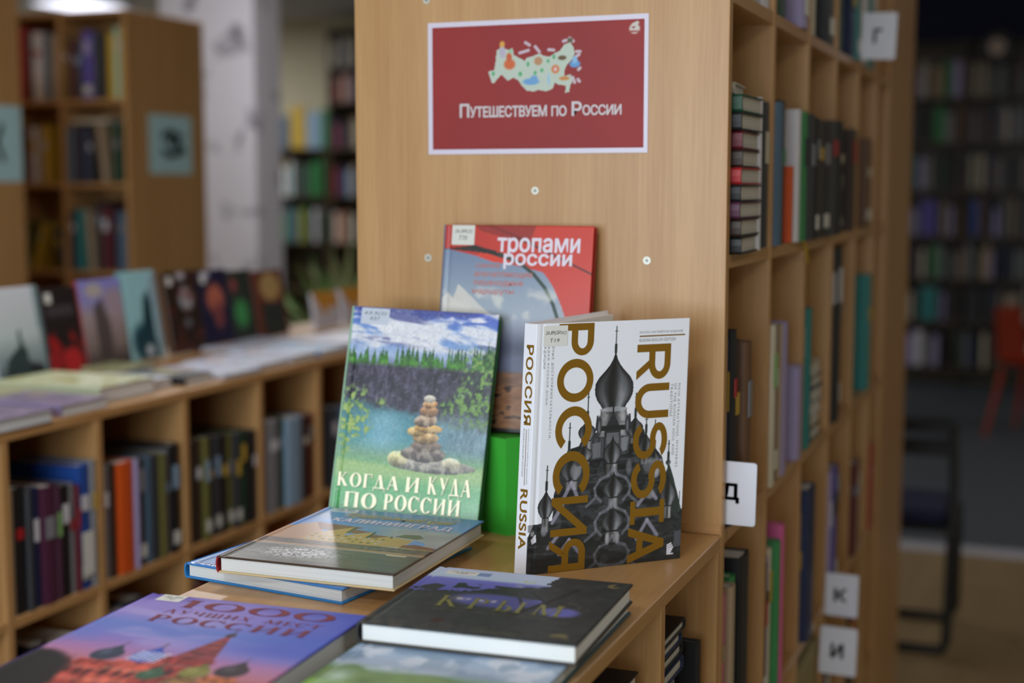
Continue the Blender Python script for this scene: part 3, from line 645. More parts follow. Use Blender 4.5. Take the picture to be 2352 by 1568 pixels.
# --- photograph cover with lake, pines and cairn
def kogda_pic():
    p = Pic(260, 360, (60, 110, 200)); u, v = p.U, p.V
    p.grad([(0,(70,90,190)),(.08,(90,130,206)),(.16,(130,166,220)),(.22,(170,190,222)),(.3,(70,80,96)),(.42,(60,84,96)),(.5,(70,128,140)),(.6,(74,146,158)),(.68,(120,164,130)),(.74,(120,178,110)),(.8,(84,168,92)),(1,(50,146,70))])
    c = fbm(u*3+v*5, v*20-u*3, 5, 11); p.mix(ss(.44, .62, c)*(1-ss(.18, .215, v)), (226, 228, 236)); p.mix(ss(.50, .66, fbm(u*3+1, v*22-u*2, 4, 30))*(1-ss(.15, .19, v))*.75, (66, 74, 140)); p.mix(ss(.60, .72, fbm(u*4+5, v*26, 4, 33))*(1-ss(.15, .19, v)), (236, 236, 240))
    # spruce tips: many narrow triangles
    rs = np.random.RandomState(4); top = np.full(u.shape, .262)
    for k in range(58):
        cx = rs.rand()*1.02; h = rs.uniform(.045, .10)+(.04 if cx > .68 else 0)*rs.rand(); wd_ = rs.uniform(.012, .022)
        top = np.minimum(top, .262-h*np.clip(1-np.abs(u-cx)/wd_, 0, 1)**.8)
    fl = fbm(u*50, v*60, 3, 4); trees = (v > top).astype(float)*(1-ss(.268, .29, v)); sh = ss(.16, .27, v)
    p.mix(trees, np.stack([26+64*fl*sh+20*fl, 66+100*fl*sh+30*fl, 34+30*fl], -1)/255.)
    rk = fbm(u*20, v*22, 5, 6); rk2 = fbm(u*60, v*30, 3, 46); p.mix(ss(.26, .29, v+.015*rk)*(1-ss(.43, .47, v-.12*u+.05*rk)), np.stack([26+90*rk*rk2*1.5, 26+84*rk*rk2*1.5, 36+104*rk*rk2*1.5], -1)/255.)
    p.mix(ss(.44, .50, v)*(1-ss(.62, .70, v))*ss(.45, .85, u)*.8, np.stack([84+90*rk2, 108+84*rk2, 124+80*rk2], -1)/255.)
    p.mix(ss(.45, .52, v)*(1-ss(.62, .70, v))*np.exp(-((u-.30)/.13)**2)*.7, (140, 190, 204))
    lf = fbm(u*44, v*56, 3, 20); lg = fbm(u*7, v*9, 3, 71); side = ss(.74, .90, u+.5*(lg-.5)+.06)*ss(.14, .24, v)*(1-ss(.46, .56, v)); p.mix(side*ss(.44, .54, lf), (78, 122, 62)); p.mix(side*ss(.54, .64, lf), (126, 164, 84)); p.mix(side*ss(.42, .34, lf)*.5, (40, 70, 44))
    s2 = (1-ss(.08, .20, u+.5*(lg-.5)))*ss(.35, .42, v)*(1-ss(.66, .72, v)); p.mix(s2*ss(.46, .54, lf), (104, 150, 84)); p.mix(s2*ss(.56, .64, lf), (166, 188, 100))
    p.mix(ss(.715, .745, v+.05*np.abs(u-.5)-.012*lf), (156, 190, 116)); p.mix(ss(.755, .83, v), (84, 170, 94)); p.mix(ss(.85, 1, v), (52, 146, 66)); p.mix(ss(.66, .9, v)*ss(.7, 1, u)*.35, (190, 214, 196))  # last mix paints the cover's gloss as a pale lower right
    st = fbm(u*34, v*40, 3, 60)
    def stone(x, y, rx, ry, cc, tilt=0):
        dx = (u-x)+tilt*(v-y); d = np.sqrt((dx/rx)**2+((v-y)/ry)**2)+.28*(lg-.5)+.16*(st-.5); m = 1-ss(.93, 1.05, d)
        lit = 1.1-.5*np.clip((v-y)/ry+.2, -.4, 1)+.5*(st-.5); p.mix(m, np.clip(np.array(cc)/255.*lit[..., None], 0, 1)); p.mix(m*ss(.5, .64, st)*.35, (226, 214, 186))
    for a in ((.66,.715,.27,.035,(150,142,132)),(.78,.70,.07,.03,(196,186,156)),(.42,.695,.07,.035,(206,196,140)),(.60,.665,.155,.038,(112,98,92)),(.61,.628,.10,.028,(140,118,104)),(.60,.592,.085,.028,(186,146,96),.3),(.53,.565,.06,.022,(214,170,96)),(.61,.548,.095,.022,(206,156,84),-.3),(.585,.512,.078,.030,(160,132,110),.4),(.60,.468,.062,.028,(176,130,92)),(.60,.436,.05,.02,(206,150,96),.3),(.595,.412,.04,.018,(196,186,170))): stone(*a)
    p.c = p.c*(.90+.2*fbm(u*110, v*140, 2, 91))[..., None]; p.mix(ss(.62, .78, fbm(u*90, v*120, 2, 44))*.20, (232, 236, 232)); p.mix((1-ss(.0, .012, u))*.8, (150, 196, 150))  # pale specks paint glossy haze into the picture
    return p
M = rect_frame(-.884, 1.608, 1.1185, R(8.5), R(16), R(2.3), .018)
kg = hardback('book', 'leaning green and blue travel guide with a stone cairn by a forest lake', M, .2, .285, .018, kogda_pic(), (168, 204, 178), (40, 110, 54), ('embossed_photo_print', .26, .5, (700, .5, .0004)), c=.0025)  # pale spine colour holds the shine along that edge
FOIL = mat('pale_foil_lettering', (250, 238, 200), .25, metal=.1)
SHAD = mat('deep_green_print', (30, 92, 44), .5)
for nm, s_, x0, x1, y0, y1 in (('title_lettering', 'КОГДА', .028, .450, .148, .225), ('title_lettering', 'И', .494, .590, .158, .226), ('title_lettering', 'КУДА', .645, .935, .142, .236), ('title_lettering', 'ПО', .09, .312, .066, .138), ('title_lettering', 'РОССИИ', .362, .875, .068, .142)):
    place(serif(s_, .10, 1.45), x0*.2, x1*.2, y0*.285, y1*.285, .0184, FOIL, kg, nm)
    place(serif(s_, .10, 1.45), x0*.2+.0008, x1*.2+.0008, y0*.285-.0008, y1*.285-.0008, .0181, SHAD, kg, 'lettering_shadow_print')
sticker(kg, .012, .034*1.5, .262, .2835, .0181, ['63.5(2)', 'К57'], mat('clear_sticker', (206, 214, 226), .2))

# --- red book on the green block
def trop_pic():
    p = Pic(200, 280, (196, 60, 50)); u, v = p.U, p.V
    X = lambda x: (x-165)/1990
    p.mix(ss(.55, 1.1, u*.8+ (1-v)*.6), (214, 66, 50)); p.poly([(.2,0),(.62,0),(.58,.09),(.25,.03)], (150, 52, 46), .8); p.line(.5,.06,1.02,.235,.006,(90,36,36),1.35); p.line(.3,0,.62,.09,.008,(120,40,40),1.35,.6)
    d = np.sqrt(((u-.0)/.84)**2+((v-.62)/.47)**2); m_in = (d < 1).astype(float)
    sky = np.stack([np.interp(v, [.12,.35,.6], [120,160,190]), np.interp(v, [.12,.35,.6], [138,172,196]), np.interp(v, [.12,.35,.6], [166,186,200])], -1)/255.
    # inside the dark rim: the mountain landscape
    inner = ((v > .115+.16*u) & (u < .60+.35*np.sqrt(np.clip((v-.20)/.5, 0, 1)))).astype(float)*(v > .11)
    p.mix(inner, sky)
    p.poly([(.30,.115),(.42,.15),(.42,.185),(.34,.18),(.22,.15)], (226, 70, 48))
    p.poly([(.0,.118),(.2,.10),(.36,.125),(.36,.145),(.2,.13)], (50, 46, 44)); p.line(.2,.105,.40,.15,.012,(44,42,40),1.35)
    pts = [(.38,.14),(.52,.18),(.62,.235),(.70,.30),(.76,.38),(.80,.46),(.83,.56),(.84,.66)]
    for a, b in zip(pts[:-1], pts[1:]): p.line(*a, *b, .011, (44, 66, 54), 1.35)
    p.mix(((u > .70+.25*ss(.25,.6,v))*(v > .30)).astype(float)*ss(.25, .5, v-.15*u)*.75, (198, 150, 124))
    mt = fbm(u*6, v*9, 4, 3); p.poly([(.0,.36),(.04,.33),(.08,.36),(.11,.29),(.16,.32),(.28,.40),(.34,.43),(.0,.47)], (222, 216, 206), .9)
    p.mix(inner*ss(.56, .7, mt)*ss(.26, .36, v)*(1-ss(.44, .5, v))*.7, (230, 226, 214))
    p.mix(ss(.42, .50, v)*inner*.9, np.stack([118+60*mt, 124+60*mt, 140+60*mt], -1)/255.)
    p.mix(ss(.50, .62, v+.05*mt), np.stack([60+60*mt, 64+60*mt, 78+70*mt], -1)/255.)
    rk = fbm(u*10, v*40, 4, 8); p.mix(ss(.70, .72, v), np.stack([90+70*rk, 66+50*rk, 50+40*rk], -1)/255.); p.mix(ss(.775, .78, v), np.stack([110+80*rk, 70+66*rk, 40+60*rk], -1)/255.); p.mix(ss(.60, .75, rk)*ss(.77, .78, v), (50, 38, 34)); p.mix(ss(.975, .985, v), (30, 26, 26))
    return p
M = rect_frame(-.782, 1.7175, 1.2288, 0, R(9), 0, .014)
tr = hardback('book', 'red book with grey mountain picture propped against the end panel on green block', M, .21, .274, .014, trop_pic(), (120, 124, 150), (176, 30, 26), ('satin_print', .35, .1), edge=(170, 30, 28))
W1 = mat('white_title', (236, 226, 236), .5); RT = mat('salmon_small_print', (204, 124, 112), .6)
fx = lambda X: (X-165)/1990*.21
fy = lambda Y: .274-(Y-150)/(1290-150)*.109
for s_, x0, x1, y0, y1, m_, bo in (('тропами', 890, 1990, 320, 590, W1, .03), ('россии', 985, 1895, 540, 760, W1, .03), ('самые', 615, 940, 690, 745, RT, .01), ('впечатляющие', 605, 1385, 805, 890, RT, .01), ('пешеходные', 600, 1265, 925, 1010, RT, .01), ('маршруты', 585, 1145, 1050, 1130, RT, .01)):
    place(raw_text(s_, bo), fx(x0), fx(x1), fy(y1), fy(y0), .0143, m_, tr, 'title_lettering' if m_ is W1 else 'small_print')
sticker(tr, .010, .043, .247, .2735, .0142, ['26.89(2)', 'Т70'])
# green block
gb = thing('book_block', 'bright green plastic display block under the red book', 'display block', (-.70, 1.74, CT))
gpl = mat('green_plastic', (62, 172, 56), .3)
MB().prism([(.036, -.058), (.084, -.012), (.084, .042), (-.10, .042), (-.10, -.033), (.0, -.0455)], 0, .127).build('block_body', gpl, gb)
MB().prism([(.0368, -.0592), (.0852, -.0125), (.0852, .042), (.0815, .042), (.0815, -.0105), (.0352, -.0565)], .0, .1285).build('raised_edge', gpl, gb)


# --- flat books
def blue_pic():
    p = Pic(60, 80, (70, 128, 196)); p.c = p.c*(.96+.06*fbm(p.U*4, p.V*4, 2, 3))[..., None]; return p
def FM(x, y, z, yaw): M = Matrix.Rotation(yaw, 4, 'Z'); M.translation = Vector((x, y, z)); return M
bl = hardback('book', 'blue hardback lying lowest of the two stacked books on the counter', FM(-.936, 1.362, CT, R(-8)), .222, .275, .018, blue_pic(), (44, 132, 200), (44, 132, 200), ('blue_gloss_print', .3, .4), c=.0022, bulge=.003)
place(raw_text('СОКРОВИЩА', .01), .012, .10, .002, .012, .0183, WHT, bl, 'title_lettering'); place(raw_text('РОССИИ', .01), .165, .195, .004, .008, .0183, WHT, bl, 'title_lettering')
def kal_pic():
    p = Pic(230, 290, (120, 150, 200)); u, v = p.U, p.V
    p.grad([(0,(96,140,206)),(.35,(100,150,214)),(.56,(120,166,220)),(1,(120,120,110))])
    c = fbm(u*4, v*8, 5, 12); p.mix(ss(.46, .62, c)*(1-ss(.1, .2, np.abs(v-.12)))*.5, (150, 150, 160))
    p.mix(ss(.42, .85, u+.2*c)*ss(.2, .33, v)*(1-ss(.60, .66, v)), np.stack([130+80*c, 130+80*c, 132+80*c], -1)/255.)
    p.mix(ss(.62, .74, c)*ss(.35, .45, v)*ss(.55, .8, u)*.8, (206, 206, 206))
    Y = (196, 160, 84); RF = (130, 72, 52); DG = (46, 56, 46)
    # warehouses, left to right
    p.poly([(.0,.40),(.12,.30),(.20,.36),(.26,.46),(.26,.66),(.0,.66)], (186, 142, 104)); p.poly([(.12,.29),(.44,.33),(.36,.42),(.22,.42)], RF)
    for x0, xp, x1, yp in ((.22,.385,.40,.33),(.40,.535,.55,.39),(.54,.665,.69,.44)):
        p.poly([(x0,.50),(xp,yp),(x1,yp+.02),(x1+.02,.62),(x0,.62)], Y); p.poly([(xp,yp-.01),(xp+.015,yp),(x1+.012,yp+.11),(x1-.008,yp+.11)], DG)
    p.poly([(.40,.37),(.52,.39),(.46,.44),(.415,.44)], RF); p.poly([(.55,.43),(.655,.44),(.59,.49),(.56,.49)], RF)
    p.poly([(.65,.50),(.69,.45),(.82,.47),(.80,.60),(.66,.62)], (190, 156, 90)); p.poly([(.72,.38),(.80,.37),(.85,.42),(.82,.45),(.68,.435)], (92, 96, 74)); p.poly([(.82,.46),(.90,.50),(.92,.56),(.82,.56)], (110, 158, 216))
    p.poly([(.80,.56),(.86,.535),(1.0,.57),(1.0,.61),(.80,.62)], RF); p.poly([(.80,.60),(1.0,.605),(1.0,.66),(.80,.65)], (178, 158, 84))
    for x in np.arange(.24, .66, .045):
        for y in (.49,.53,.57): p.poly([(x,y),(x+.018,y),(x+.018,y+.018),(x,y+.018)], (196, 196, 200) if (x*31+y*17) % .5 < .25 else (70, 96, 70))
    for x in np.arange(.81, .99, .02): p.poly([(x,.615),(x+.007,.615),(x+.007,.65),(x,.65)], (120, 100, 50))
    n = fbm(u*50, v*60, 3, 15); p.mix(ss(.605, .625, v)*(1-ss(.70, .72, v)), np.stack([60+90*n, 54+72*n, 48+60*n], -1)/255.)
    p.mix(ss(.685, .695, v)*(1-ss(.715, .725, v)), (178, 140, 96)); w2 = fbm(u*8, v*60, 3, 16)
    p.mix(ss(.72, .735, v), np.stack([62+50*w2, 62+46*w2, 54+36*w2], -1)/255.); p.mix(ss(.72, .735, v)*ss(.55, .75, u)*.35, (120, 104, 66))
    p.poly([(.80,.725),(.92,.725),(.92,.745),(.81,.745)], (206, 188, 150))
    # silver glitter on the water, its lamp highlight painted in as pale specks
    g2 = fbm(u*90, v*150, 2, 17); p.mix(np.clip(1.5*np.exp(-((u-.36)/.19)**2-((v-.83)/.085)**2), 0, 1)*ss(.30, .62, g2), (232, 234, 236))
    p.mix(ss(.985, .99, v), (70, 56, 44))
    return p
ka = hardback('book', 'book with yellow riverside warehouses lying on top of the blue hardback', FM(-.8768, 1.3375, CT+.0182, R(.8)), .2185, .262, .0195, kal_pic(), (150, 30, 30), (216, 192, 146), ('glossy_photo_print', .28, .12, (900, .25, .0003)), c=.0022, bulge=.003, edge=(70, 56, 44))
place(raw_text('КАЛИНИНГРАД', .035, 1.1), .040, .200, .192, .213, .0198, mat('white_title', (236, 226, 236), .5), ka, 'title_lettering', shear=.0)
place(raw_text('Удивительный край', .02), .043, .192, .216, .243, .0198, mat('yellow_script_print', (206, 190, 120), .4), ka, 'script_lettering', shear=.5)
place(raw_text('ПУТЕШЕСТВИЕ ПО ОБЛАСТИ', 0), .095, .155, .247, .2505, .0198, WHT, ka, 'small_print')
sticker(ka, .012, .05, .241, .259, .0196, ['26.89', 'К17'], mat('clear_sticker', (206, 214, 226), .2))

def thou_pic():
    p = Pic(200, 250, (140, 120, 200)); u, v = p.U, p.V
    p.grad([(0,(96,78,178)),(.1,(150,132,206)),(.22,(156,138,210)),(.35,(110,132,208)),(.48,(140,126,204)),(.62,(184,128,176)),(.72,(196,124,136)),(.82,(150,90,90)),(1,(60,40,40))])
    c = fbm(u*2.5, v*9, 4, 21); p.mix(ss(.45, .65, c)*.5*(1-ss(.5, .6, v)), (182, 170, 222)); p.mix(ss(.55, 1.1, u+.25*c)*(1-ss(.45, .62, v))*.75, (70, 92, 196)); p.mix(ss(.25, .5, v)*(1-ss(.5, .7, v))*ss(.5, .7, fbm(u*2, v*12, 3, 5))*.4, (90, 130, 206))
    n = fbm(u*30, v*26, 3, 22)
    # cathedral silhouettes
    n5 = fbm(u*46, v*30, 3, 62)
    def tower(x, y0, y1, wd, col, bands=6):
        m = p.inside([(x-wd, y1), (x+wd, y1), (x+wd*.8, y0), (x-wd*.8, y0)]); p.mix(m, np.clip(np.array(col)/255.*(.45+1.0*n5[..., None]), 0, 1))
        for k in range(bands):
            y = y0+(y1-y0)*(k+.5)/bands; p.line(x-wd*.8, y, x+wd*.8, y, .0035, (232, 190, 160) if k % 2 else (70, 34, 40), 1.15, .75)
        for k in range(3): p.ell(x-wd*.5+wd*.5*k, y0+(y1-y0)*.36, wd*.14, (y1-y0)*.10, (50, 26, 34), .2, .8)
    def dome(x, y, r, col, ry=.95):
        p.ell(x, y, r, r*ry, col, .08); p.poly([(x-r*.55, y-r*ry*.75), (x+r*.55, y-r*ry*.75), (x, y-r*ry*1.7)], col); p.line(x, y-r*ry*2.2, x, y-r*ry*1.5, .003, (90, 70, 60), 1.15); p.ell(x-r*.3, y-r*.3, r*.35, r*.4, tuple(min(255, q+46) for q in col), .5, .6)
    tower(.61, .60, 1.0, .13, (168, 58, 54), 8); tower(.285, .70, 1.0, .09, (190, 78, 66)); tower(.44, .68, 1.0, .10, (206, 92, 74)); tower(.82, .72, 1.0, .085, (214, 120, 70)); tower(.70, .76, 1.0, .07, (150, 110, 60)); tower(.18, .82, 1.0, .07, (160, 60, 60))
    p.mix(p.inside([(.605,.36),(.62,.36),(.70,.60),(.535,.60)]), np.clip(np.array((138, 56, 62))/255.*(.5+.9*n5[..., None]), 0, 1)); p.ell(.612, .355, .02, .022, (78, 54, 54), .2); p.line(.612, .31, .612, .35, .004, (80, 54, 54), 1.15)
    for k in range(4): p.line(.585-k*.012, .44+k*.045, .64+k*.014, .44+k*.045, .004, (200, 110, 90), 1.15, .7)
    dome(.285, .645, .062, (56, 64, 84)); dome(.44, .625, .062, (52, 84, 186)); dome(.82, .665, .062, (62, 50, 56)); dome(.70, .71, .055, (122, 120, 52)); dome(.18, .775, .045, (140, 52, 56)); dome(.56, .77, .05, (60, 96, 70))
    for k in range(6): p.line(.385+k*.022, .665, .40+k*.022, .585, .0048, (228, 232, 248), 1.15)
    for k in range(4): p.line(.65+k*.028, .74, .665+k*.028, .68, .004, (196, 186, 110), 1.15, .8)
    p.ell(.02, .86, .22, .20, (34, 30, 30), .12); p.ell(.15, .95, .12, .13, (34, 30, 30), .2); p.poly([(0,.72),(.08,.70),(.2,.80),(.26,.9),(.24,1),(0,1)], (34, 30, 30))
    return p
th = hardback('book', 'large purple book with red title and onion-domed cathedral in the lower left corner', FM(-.8668, .935, CT, R(2.5)), .246, .284, .027, thou_pic(), (110, 92, 190), (60, 60, 70), ('purple_gloss_print', .5, .0), c=.0028, bulge=.005)
DR = mat('dark_red_print', (122, 18, 36), .5, spec=.25)
for s_, x0, x1, y0, y1 in (('1000', .050, .222, .2475, .273), ('ЛУЧШИХ', .047, .145, .2265, .2385), ('МЕСТ', .160, .221, .2265, .2385), ('РОССИИ', .046, .219, .1985, .2195)):
    place(serif(s_, .12, 1.2), x0, x1, y0, y1, .0274, DR, th, 'title_lettering')
sticker(th, .016, .044, .262, .282, .0272, ['26.89', 'Т93'])

def krym_pic():
    p = Pic(230, 230, (52, 54, 52)); u, v = p.U, p.V
    n = fbm(u*22, v*22, 4, 31); p.c = np.stack([40+26*n, 42+26*n, 42+22*n], -1)/255.
    sky = np.stack([np.interp(v, [0,.16,.2,.5], [196,190,116,84]), np.interp(v, [0,.16,.2,.5], [208,206,116,82]), np.interp(v, [0,.16,.2,.5], [230,226,196,160])], -1)/255.
    reg = ((u < .58-.35*ss(.14,.42,v)+.10*n) & (v < .40-.12*u+.06*n)).astype(float); p.mix(reg, sky)
    p.mix((v < .08).astype(float)*(u < .46+.12*n), (196, 206, 232)); p.poly([(.0,.40),(.10,.30),(.16,.32),(.14,.42)], (52, 56, 56))
    p.mix(ss(.50, .56, n)*((v > .25) & (v < .42) & (u > .2) & (u < .6)), (44, 50, 46))
    for x, y, rx, ry, c in ((.44,.50,.19,.10,(92,92,160)),(.66,.47,.05,.05,(110,118,186)),(.80,.58,.09,.07,(110,110,190)),(.58,.52,.12,.10,(84,84,146))): p.ell(x, y, rx, ry, c, .3, .95)
    p.mix(np.exp(-((v-.51)/.018)**2)*((u > .28) & (u < .52))*ss(.35, .6, fbm(u*60, v*30, 2, 6)), (206, 200, 196))
    for a, b, wd in (((.60,.70),(.70,.46),.02),((.70,.46),(.78,.20),.016),((.64,.60),(.56,.42),.008),((.70,.46),(.58,.30),.008)): p.line(*a, *b, wd, (38, 36, 34), 1.)
    p.mix(ss(.62, .74, n)*np.exp(-((u-.80)/.1)**2-((v-.47)/.05)**2), (166, 176, 110)); p.mix(ss(.60, .72, n)*np.exp(-((u-.52)/.06)**2-((v-.16)/.08)**2), (190, 196, 140))
    p.mix(ss(.8, .92, v)*ss(.5, .68, fbm(u*40, v*30, 3, 13))*.5*(1-u), (112, 92, 76)); p.ell(.32, .86, .03, .03, (60, 30, 28), .3)
    p.mix(np.exp(-((v-.955)/.006)**2)*((u > .5) & (u < .72))*.7, (130, 120, 84)); p.mix((((u-.93)**2+(v-.08)**2 < .0012) | ((u-.9)**2+(v-.93)**2 < .002))*ss(.5, .6, n), (120, 108, 70))
    return p
gr_z = CT+.0165
def green_pic():
    p = Pic(200, 260, (150, 180, 210)); u, v = p.U, p.V
    p.grad([(0,(160,186,214)),(.55,(150,180,214)),(.74,(170,186,206)),(.80,(110,150,90)),(1,(90,170,110))]); c = fbm(u*8, v*22, 4, 41)
    p.mix(ss(.45, .62, c)*(1-ss(.74, .8, v)), (206, 214, 226)); p.mix(ss(.5, .6, fbm(u*6, v*10, 4, 42))*(1-ss(.7, .8, v))*.5, (90, 120, 150))
    r1 = .80-.05*np.exp(-((u-.12)/.07)**2)+.018*np.sin(u*9)-.03*c; p.mix(ss(-.004, .012, v-r1), np.stack([70+70*c, 106+60*c, 50+40*c], -1)/255.)
    r2 = .875-.02*c+.03*u; p.mix(ss(0, .02, v-r2), np.stack([104+60*c, 150+60*c, 60+40*c], -1)/255.); p.mix(ss(.90, .95, v-.02*c)*.8, (96, 176, 120))
    p.mix(np.exp(-((u-.11)/.06)**2-((v-.84)/.05)**2)*.9, np.stack([140+70*c, 176+50*c, 150+60*c], -1)/255.)
    return p
gn = hardback('book', 'book with green hills and blue sky, partly covered by the dark book', FM(-.6125, 1.03, CT, R(1.5)), .207, .378, .0165, green_pic(), (60, 100, 60), (50, 80, 84), ('hill_photo_print', .38, .12), c=.0025, edge=(96, 122, 130), bulge=.003)
kr = hardback('book', 'thick dark book with gold title and twilight pine picture lying in front', FM(-.6165, 1.178, gr_z+.0002, R(2.6)), .217, .21, .021, krym_pic(), (46, 46, 46), (62, 54, 44), ('dark_satin_print', .45, .0), PAGES_W, c=.0024, edge=(38, 38, 40), bulge=.003)
GY = mat('olive_gold_foil', (138, 134, 56), .4, metal=.4)
place(serif('КРЫМ', .3), .045, .178, .072, .108, .0214, GY, kr, 'title_lettering', shear=-.1)
place(raw_text('ИСТОРИЯ И ПРИРОДА ПОЛУОСТРОВА', 0), .05, .17, .061, .064, .0213, GOLDT, kr, 'small_print')
sticker(kr, .016, .052, .184, .1985, .0212, ['26.89(2)', 'К85'])
MB().box((.052, .186, .0212), (.066, .197, .02135)).build('blue_stamp', mat('blue_grey_tape', (126, 146, 190), .4), kr)
#@@BOOKS@@

# ================================================================ books on shelves
PAL = {'black': (30, 31, 34), 'charcoal': (58, 60, 64), 'dark brown': (62, 44, 36), 'brown': (112, 80, 56), 'navy': (28, 44, 84), 'blue': (40, 84, 168),
 'pale blue': (150, 180, 205), 'grey-blue': (84, 112, 136), 'teal': (44, 140, 138), 'dark green': (30, 74, 52), 'green': (58, 138, 78), 'olive': (110, 108, 54),
 'red': (176, 36, 40), 'dark red': (104, 28, 38), 'plum': (84, 40, 66), 'orange': (228, 92, 30), 'yellow': (214, 176, 60), 'cream': (214, 204, 180),
 'white': (226, 224, 228), 'lilac': (176, 164, 206), 'purple': (96, 84, 170), 'pink': (214, 96, 150), 'grey': (140, 140, 144), 'beige': (176, 154, 124), 'light green': (150, 200, 120), 'mint': (150, 206, 190)}
def bm(c): return mat('cloth_cover_'+c.replace(' ', '_').replace('-', '_'), PAL[c], .45, var=.12)
DEG = R(90)
ACC = ['cream', 'yellow', 'white', 'red', 'grey', 'pale blue']
def book_mesh_parts(col, th, h, d, parent, label=False, accent=None):
    b = 2.2e-3; n = 4
    out = [(0, d), (0, .004)]+[(th/2-th/2*math.cos(math.pi*k/n), .004-.0045*math.sin(math.pi*k/n)) for k in range(1, n)]+[(th, .004), (th, d)]
    inn = [(th-b, d), (th-b, .006), (th/2, .0035), (b, .006), (b, d)]
    MB().prism(out+inn, 0, h).build('cover', bm(col), parent)
    MB().box((b, .0062, .003), (th-b, d-.003, h-.003)).build('page_block', PAGES_S, parent)
    if accent:
        z0 = h*random.uniform(.55, .7); MB().box((th*.18, -.0016, z0), (th*.82, -.0004, min(h*.93, z0+h*random.uniform(.08, .22)))).build('spine_title', bm(accent), parent)
        MB().box((th*.14, -.0016, h*.08), (th*.86, -.0004, h*.2)).build('spine_label', STICK, parent) if label else None
PAGES_S = bpy.data.materials.new('page_edges_upright'); PAGES_S.use_nodes = True
def _ps():
    nt = PAGES_S.node_tree; N = nt.nodes; b = N['Principled BSDF']; b.inputs['Roughness'].default_value = .8
    tc = N.new('ShaderNodeTexCoord'); mp = N.new('ShaderNodeMapping'); mp.inputs['Scale'].default_value = (900, 3, 3)
    n = N.new('ShaderNodeTexNoise'); mx = N.new('ShaderNodeMix'); mx.data_type = 'RGBA'; mx.inputs[6].default_value = L4((172, 166, 150)); mx.inputs[7].default_value = L4((226, 222, 210)); n.inputs['Scale'].default_value = 1
    nt.links.new(tc.outputs['Object'], mp.inputs[0]); nt.links.new(mp.outputs[0], n.inputs['Vector']); nt.links.new(n.outputs['Fac'], mx.inputs[0]); nt.links.new(mx.outputs[2], b.inputs['Base Color'])
_ps()
def shelf_book(col, p, ang, th, h, d, label, group, lean=0., detail=True, flat=False, accent='auto'):
    """p: front lower corner; spine faces local -y, thickness runs along local x"""
    M = Matrix.Translation(p) @ Matrix.Rotation(ang, 4, 'Z')
    if flat: M = M @ Matrix.Translation((0, 0, th)) @ Matrix.Rotation(DEG, 4, 'Y')
    elif lean: M = M @ (Matrix.Translation((th, 0, 0)) @ Matrix.Rotation(lean, 4, 'Y') @ Matrix.Translation((-th, 0, 0)) if lean > 0 else Matrix.Rotation(lean, 4, 'Y'))
    if detail:
        t = thing('book', label, 'book', M, group)
        ac = random.choice([a for a in ACC if a != col]) if accent == 'auto' else accent
        if random.random() < .25 and accent == 'auto': ac = None
        book_mesh_parts(col, th, h, d, t, random.random() < .2, ac); return t
    s = MB(); pts = [(0, d), (0, .004), (th*.25, .001), (th*.75, .001), (th, .004), (th, d)]
    s.prism(pts, 0, h, 0, 1); s.m[-3] = 1    # page colour on head and tail, cover colour round the spine
    s.m[0] = 0; s.m[4] = 0; s.m[5] = 1
    o = s.build('book', [bm(col), PAGES_S]); o.matrix_world = M; return tag(o, label, 'book', group)
def nth(i): return ORD[i+1] if i+1 < len(ORD) else str(i+1)+'th'
def col_label(c, i, where, extra=''):
    return f'{c} book{extra}, {nth(i)} from left {where}'
def shelf_row(items, z, where, group, front, facing='x', d=(.15, .2), lift=.0005, gap=.0006, edges=()):
    """items: (start, end, height, colour[, opts]) in metres along the shelf"""
    for i, it in enumerate(items):
        a, b, h, c = it[:4]; o = it[4] if len(it) > 4 else {}
        dd = o.get('d', random.uniform(*d)); pr = o.get('pr', random.uniform(-.003, .007))
        lab = o.get('label') or col_label(c, i, where)
        th = b-a-gap
        for e in edges:                       # keep clear of dividers
            if a < e-.009 < b or a < e+.009 < b or (a > e-.009 and a < e+.009): 
                if (a+b)/2 < e: th = min(th, e-.0095-a)
                else:
                    na = max(a, e+.0095); th = b-gap-na; a = na
        if th < .006: continue
        if facing == 'x': shelf_book(c, (front+pr, a, z+lift), DEG, th, h, dd, lab, group, o.get('lean', 0), o.get('detail', True), accent=o.get('accent', 'auto'))
        else: shelf_book(c, (a, front-pr, z+lift), 0, th, h, dd, lab, group, o.get('lean', 0), o.get('detail', True), accent=o.get('accent', 'auto'))
XF = XR-.004
MD = [1.795, 2.086, 2.381, 2.68, 2.98, 3.28, 3.49]
def pile(books, p, z, ang, where, group, wd, dep, labels=None):
    for i, (c, th, dx, da) in enumerate(books):
        M = (p[0], p[1]+dx, z)
        shelf_book(c, (p[0], p[1]+dx, z+.0003), ang+da, th-.0006, wd, dep, labels[i] if labels else f'{c} book, {nth(i)} from the bottom {where}', group, flat=True, accent=None)
        z += th
    return z
# -- row below the letter Г (shelf at 1.80)
G = 'books on the upper shelf of the tall row'
shelf_row([(1.93,1.98,.20,'cream'),(2.023,2.075,.24,'white'),(2.13,2.19,.245,'dark green'),(2.295,2.348,.25,'lilac'),(2.40,2.45,.22,'cream'),(2.60,2.665,.25,'charcoal'),(2.70,2.743,.23,'dark green'),(2.871,2.925,.16,'navy'),(2.926,2.975,.21,'teal'),(3.0,3.07,.24,'white'),(3.10,3.17,.26,'teal'),(3.18,3.26,.23,'grey')], 1.80, 'on the highest visible shelf, right of the poster', G, XF, edges=MD)
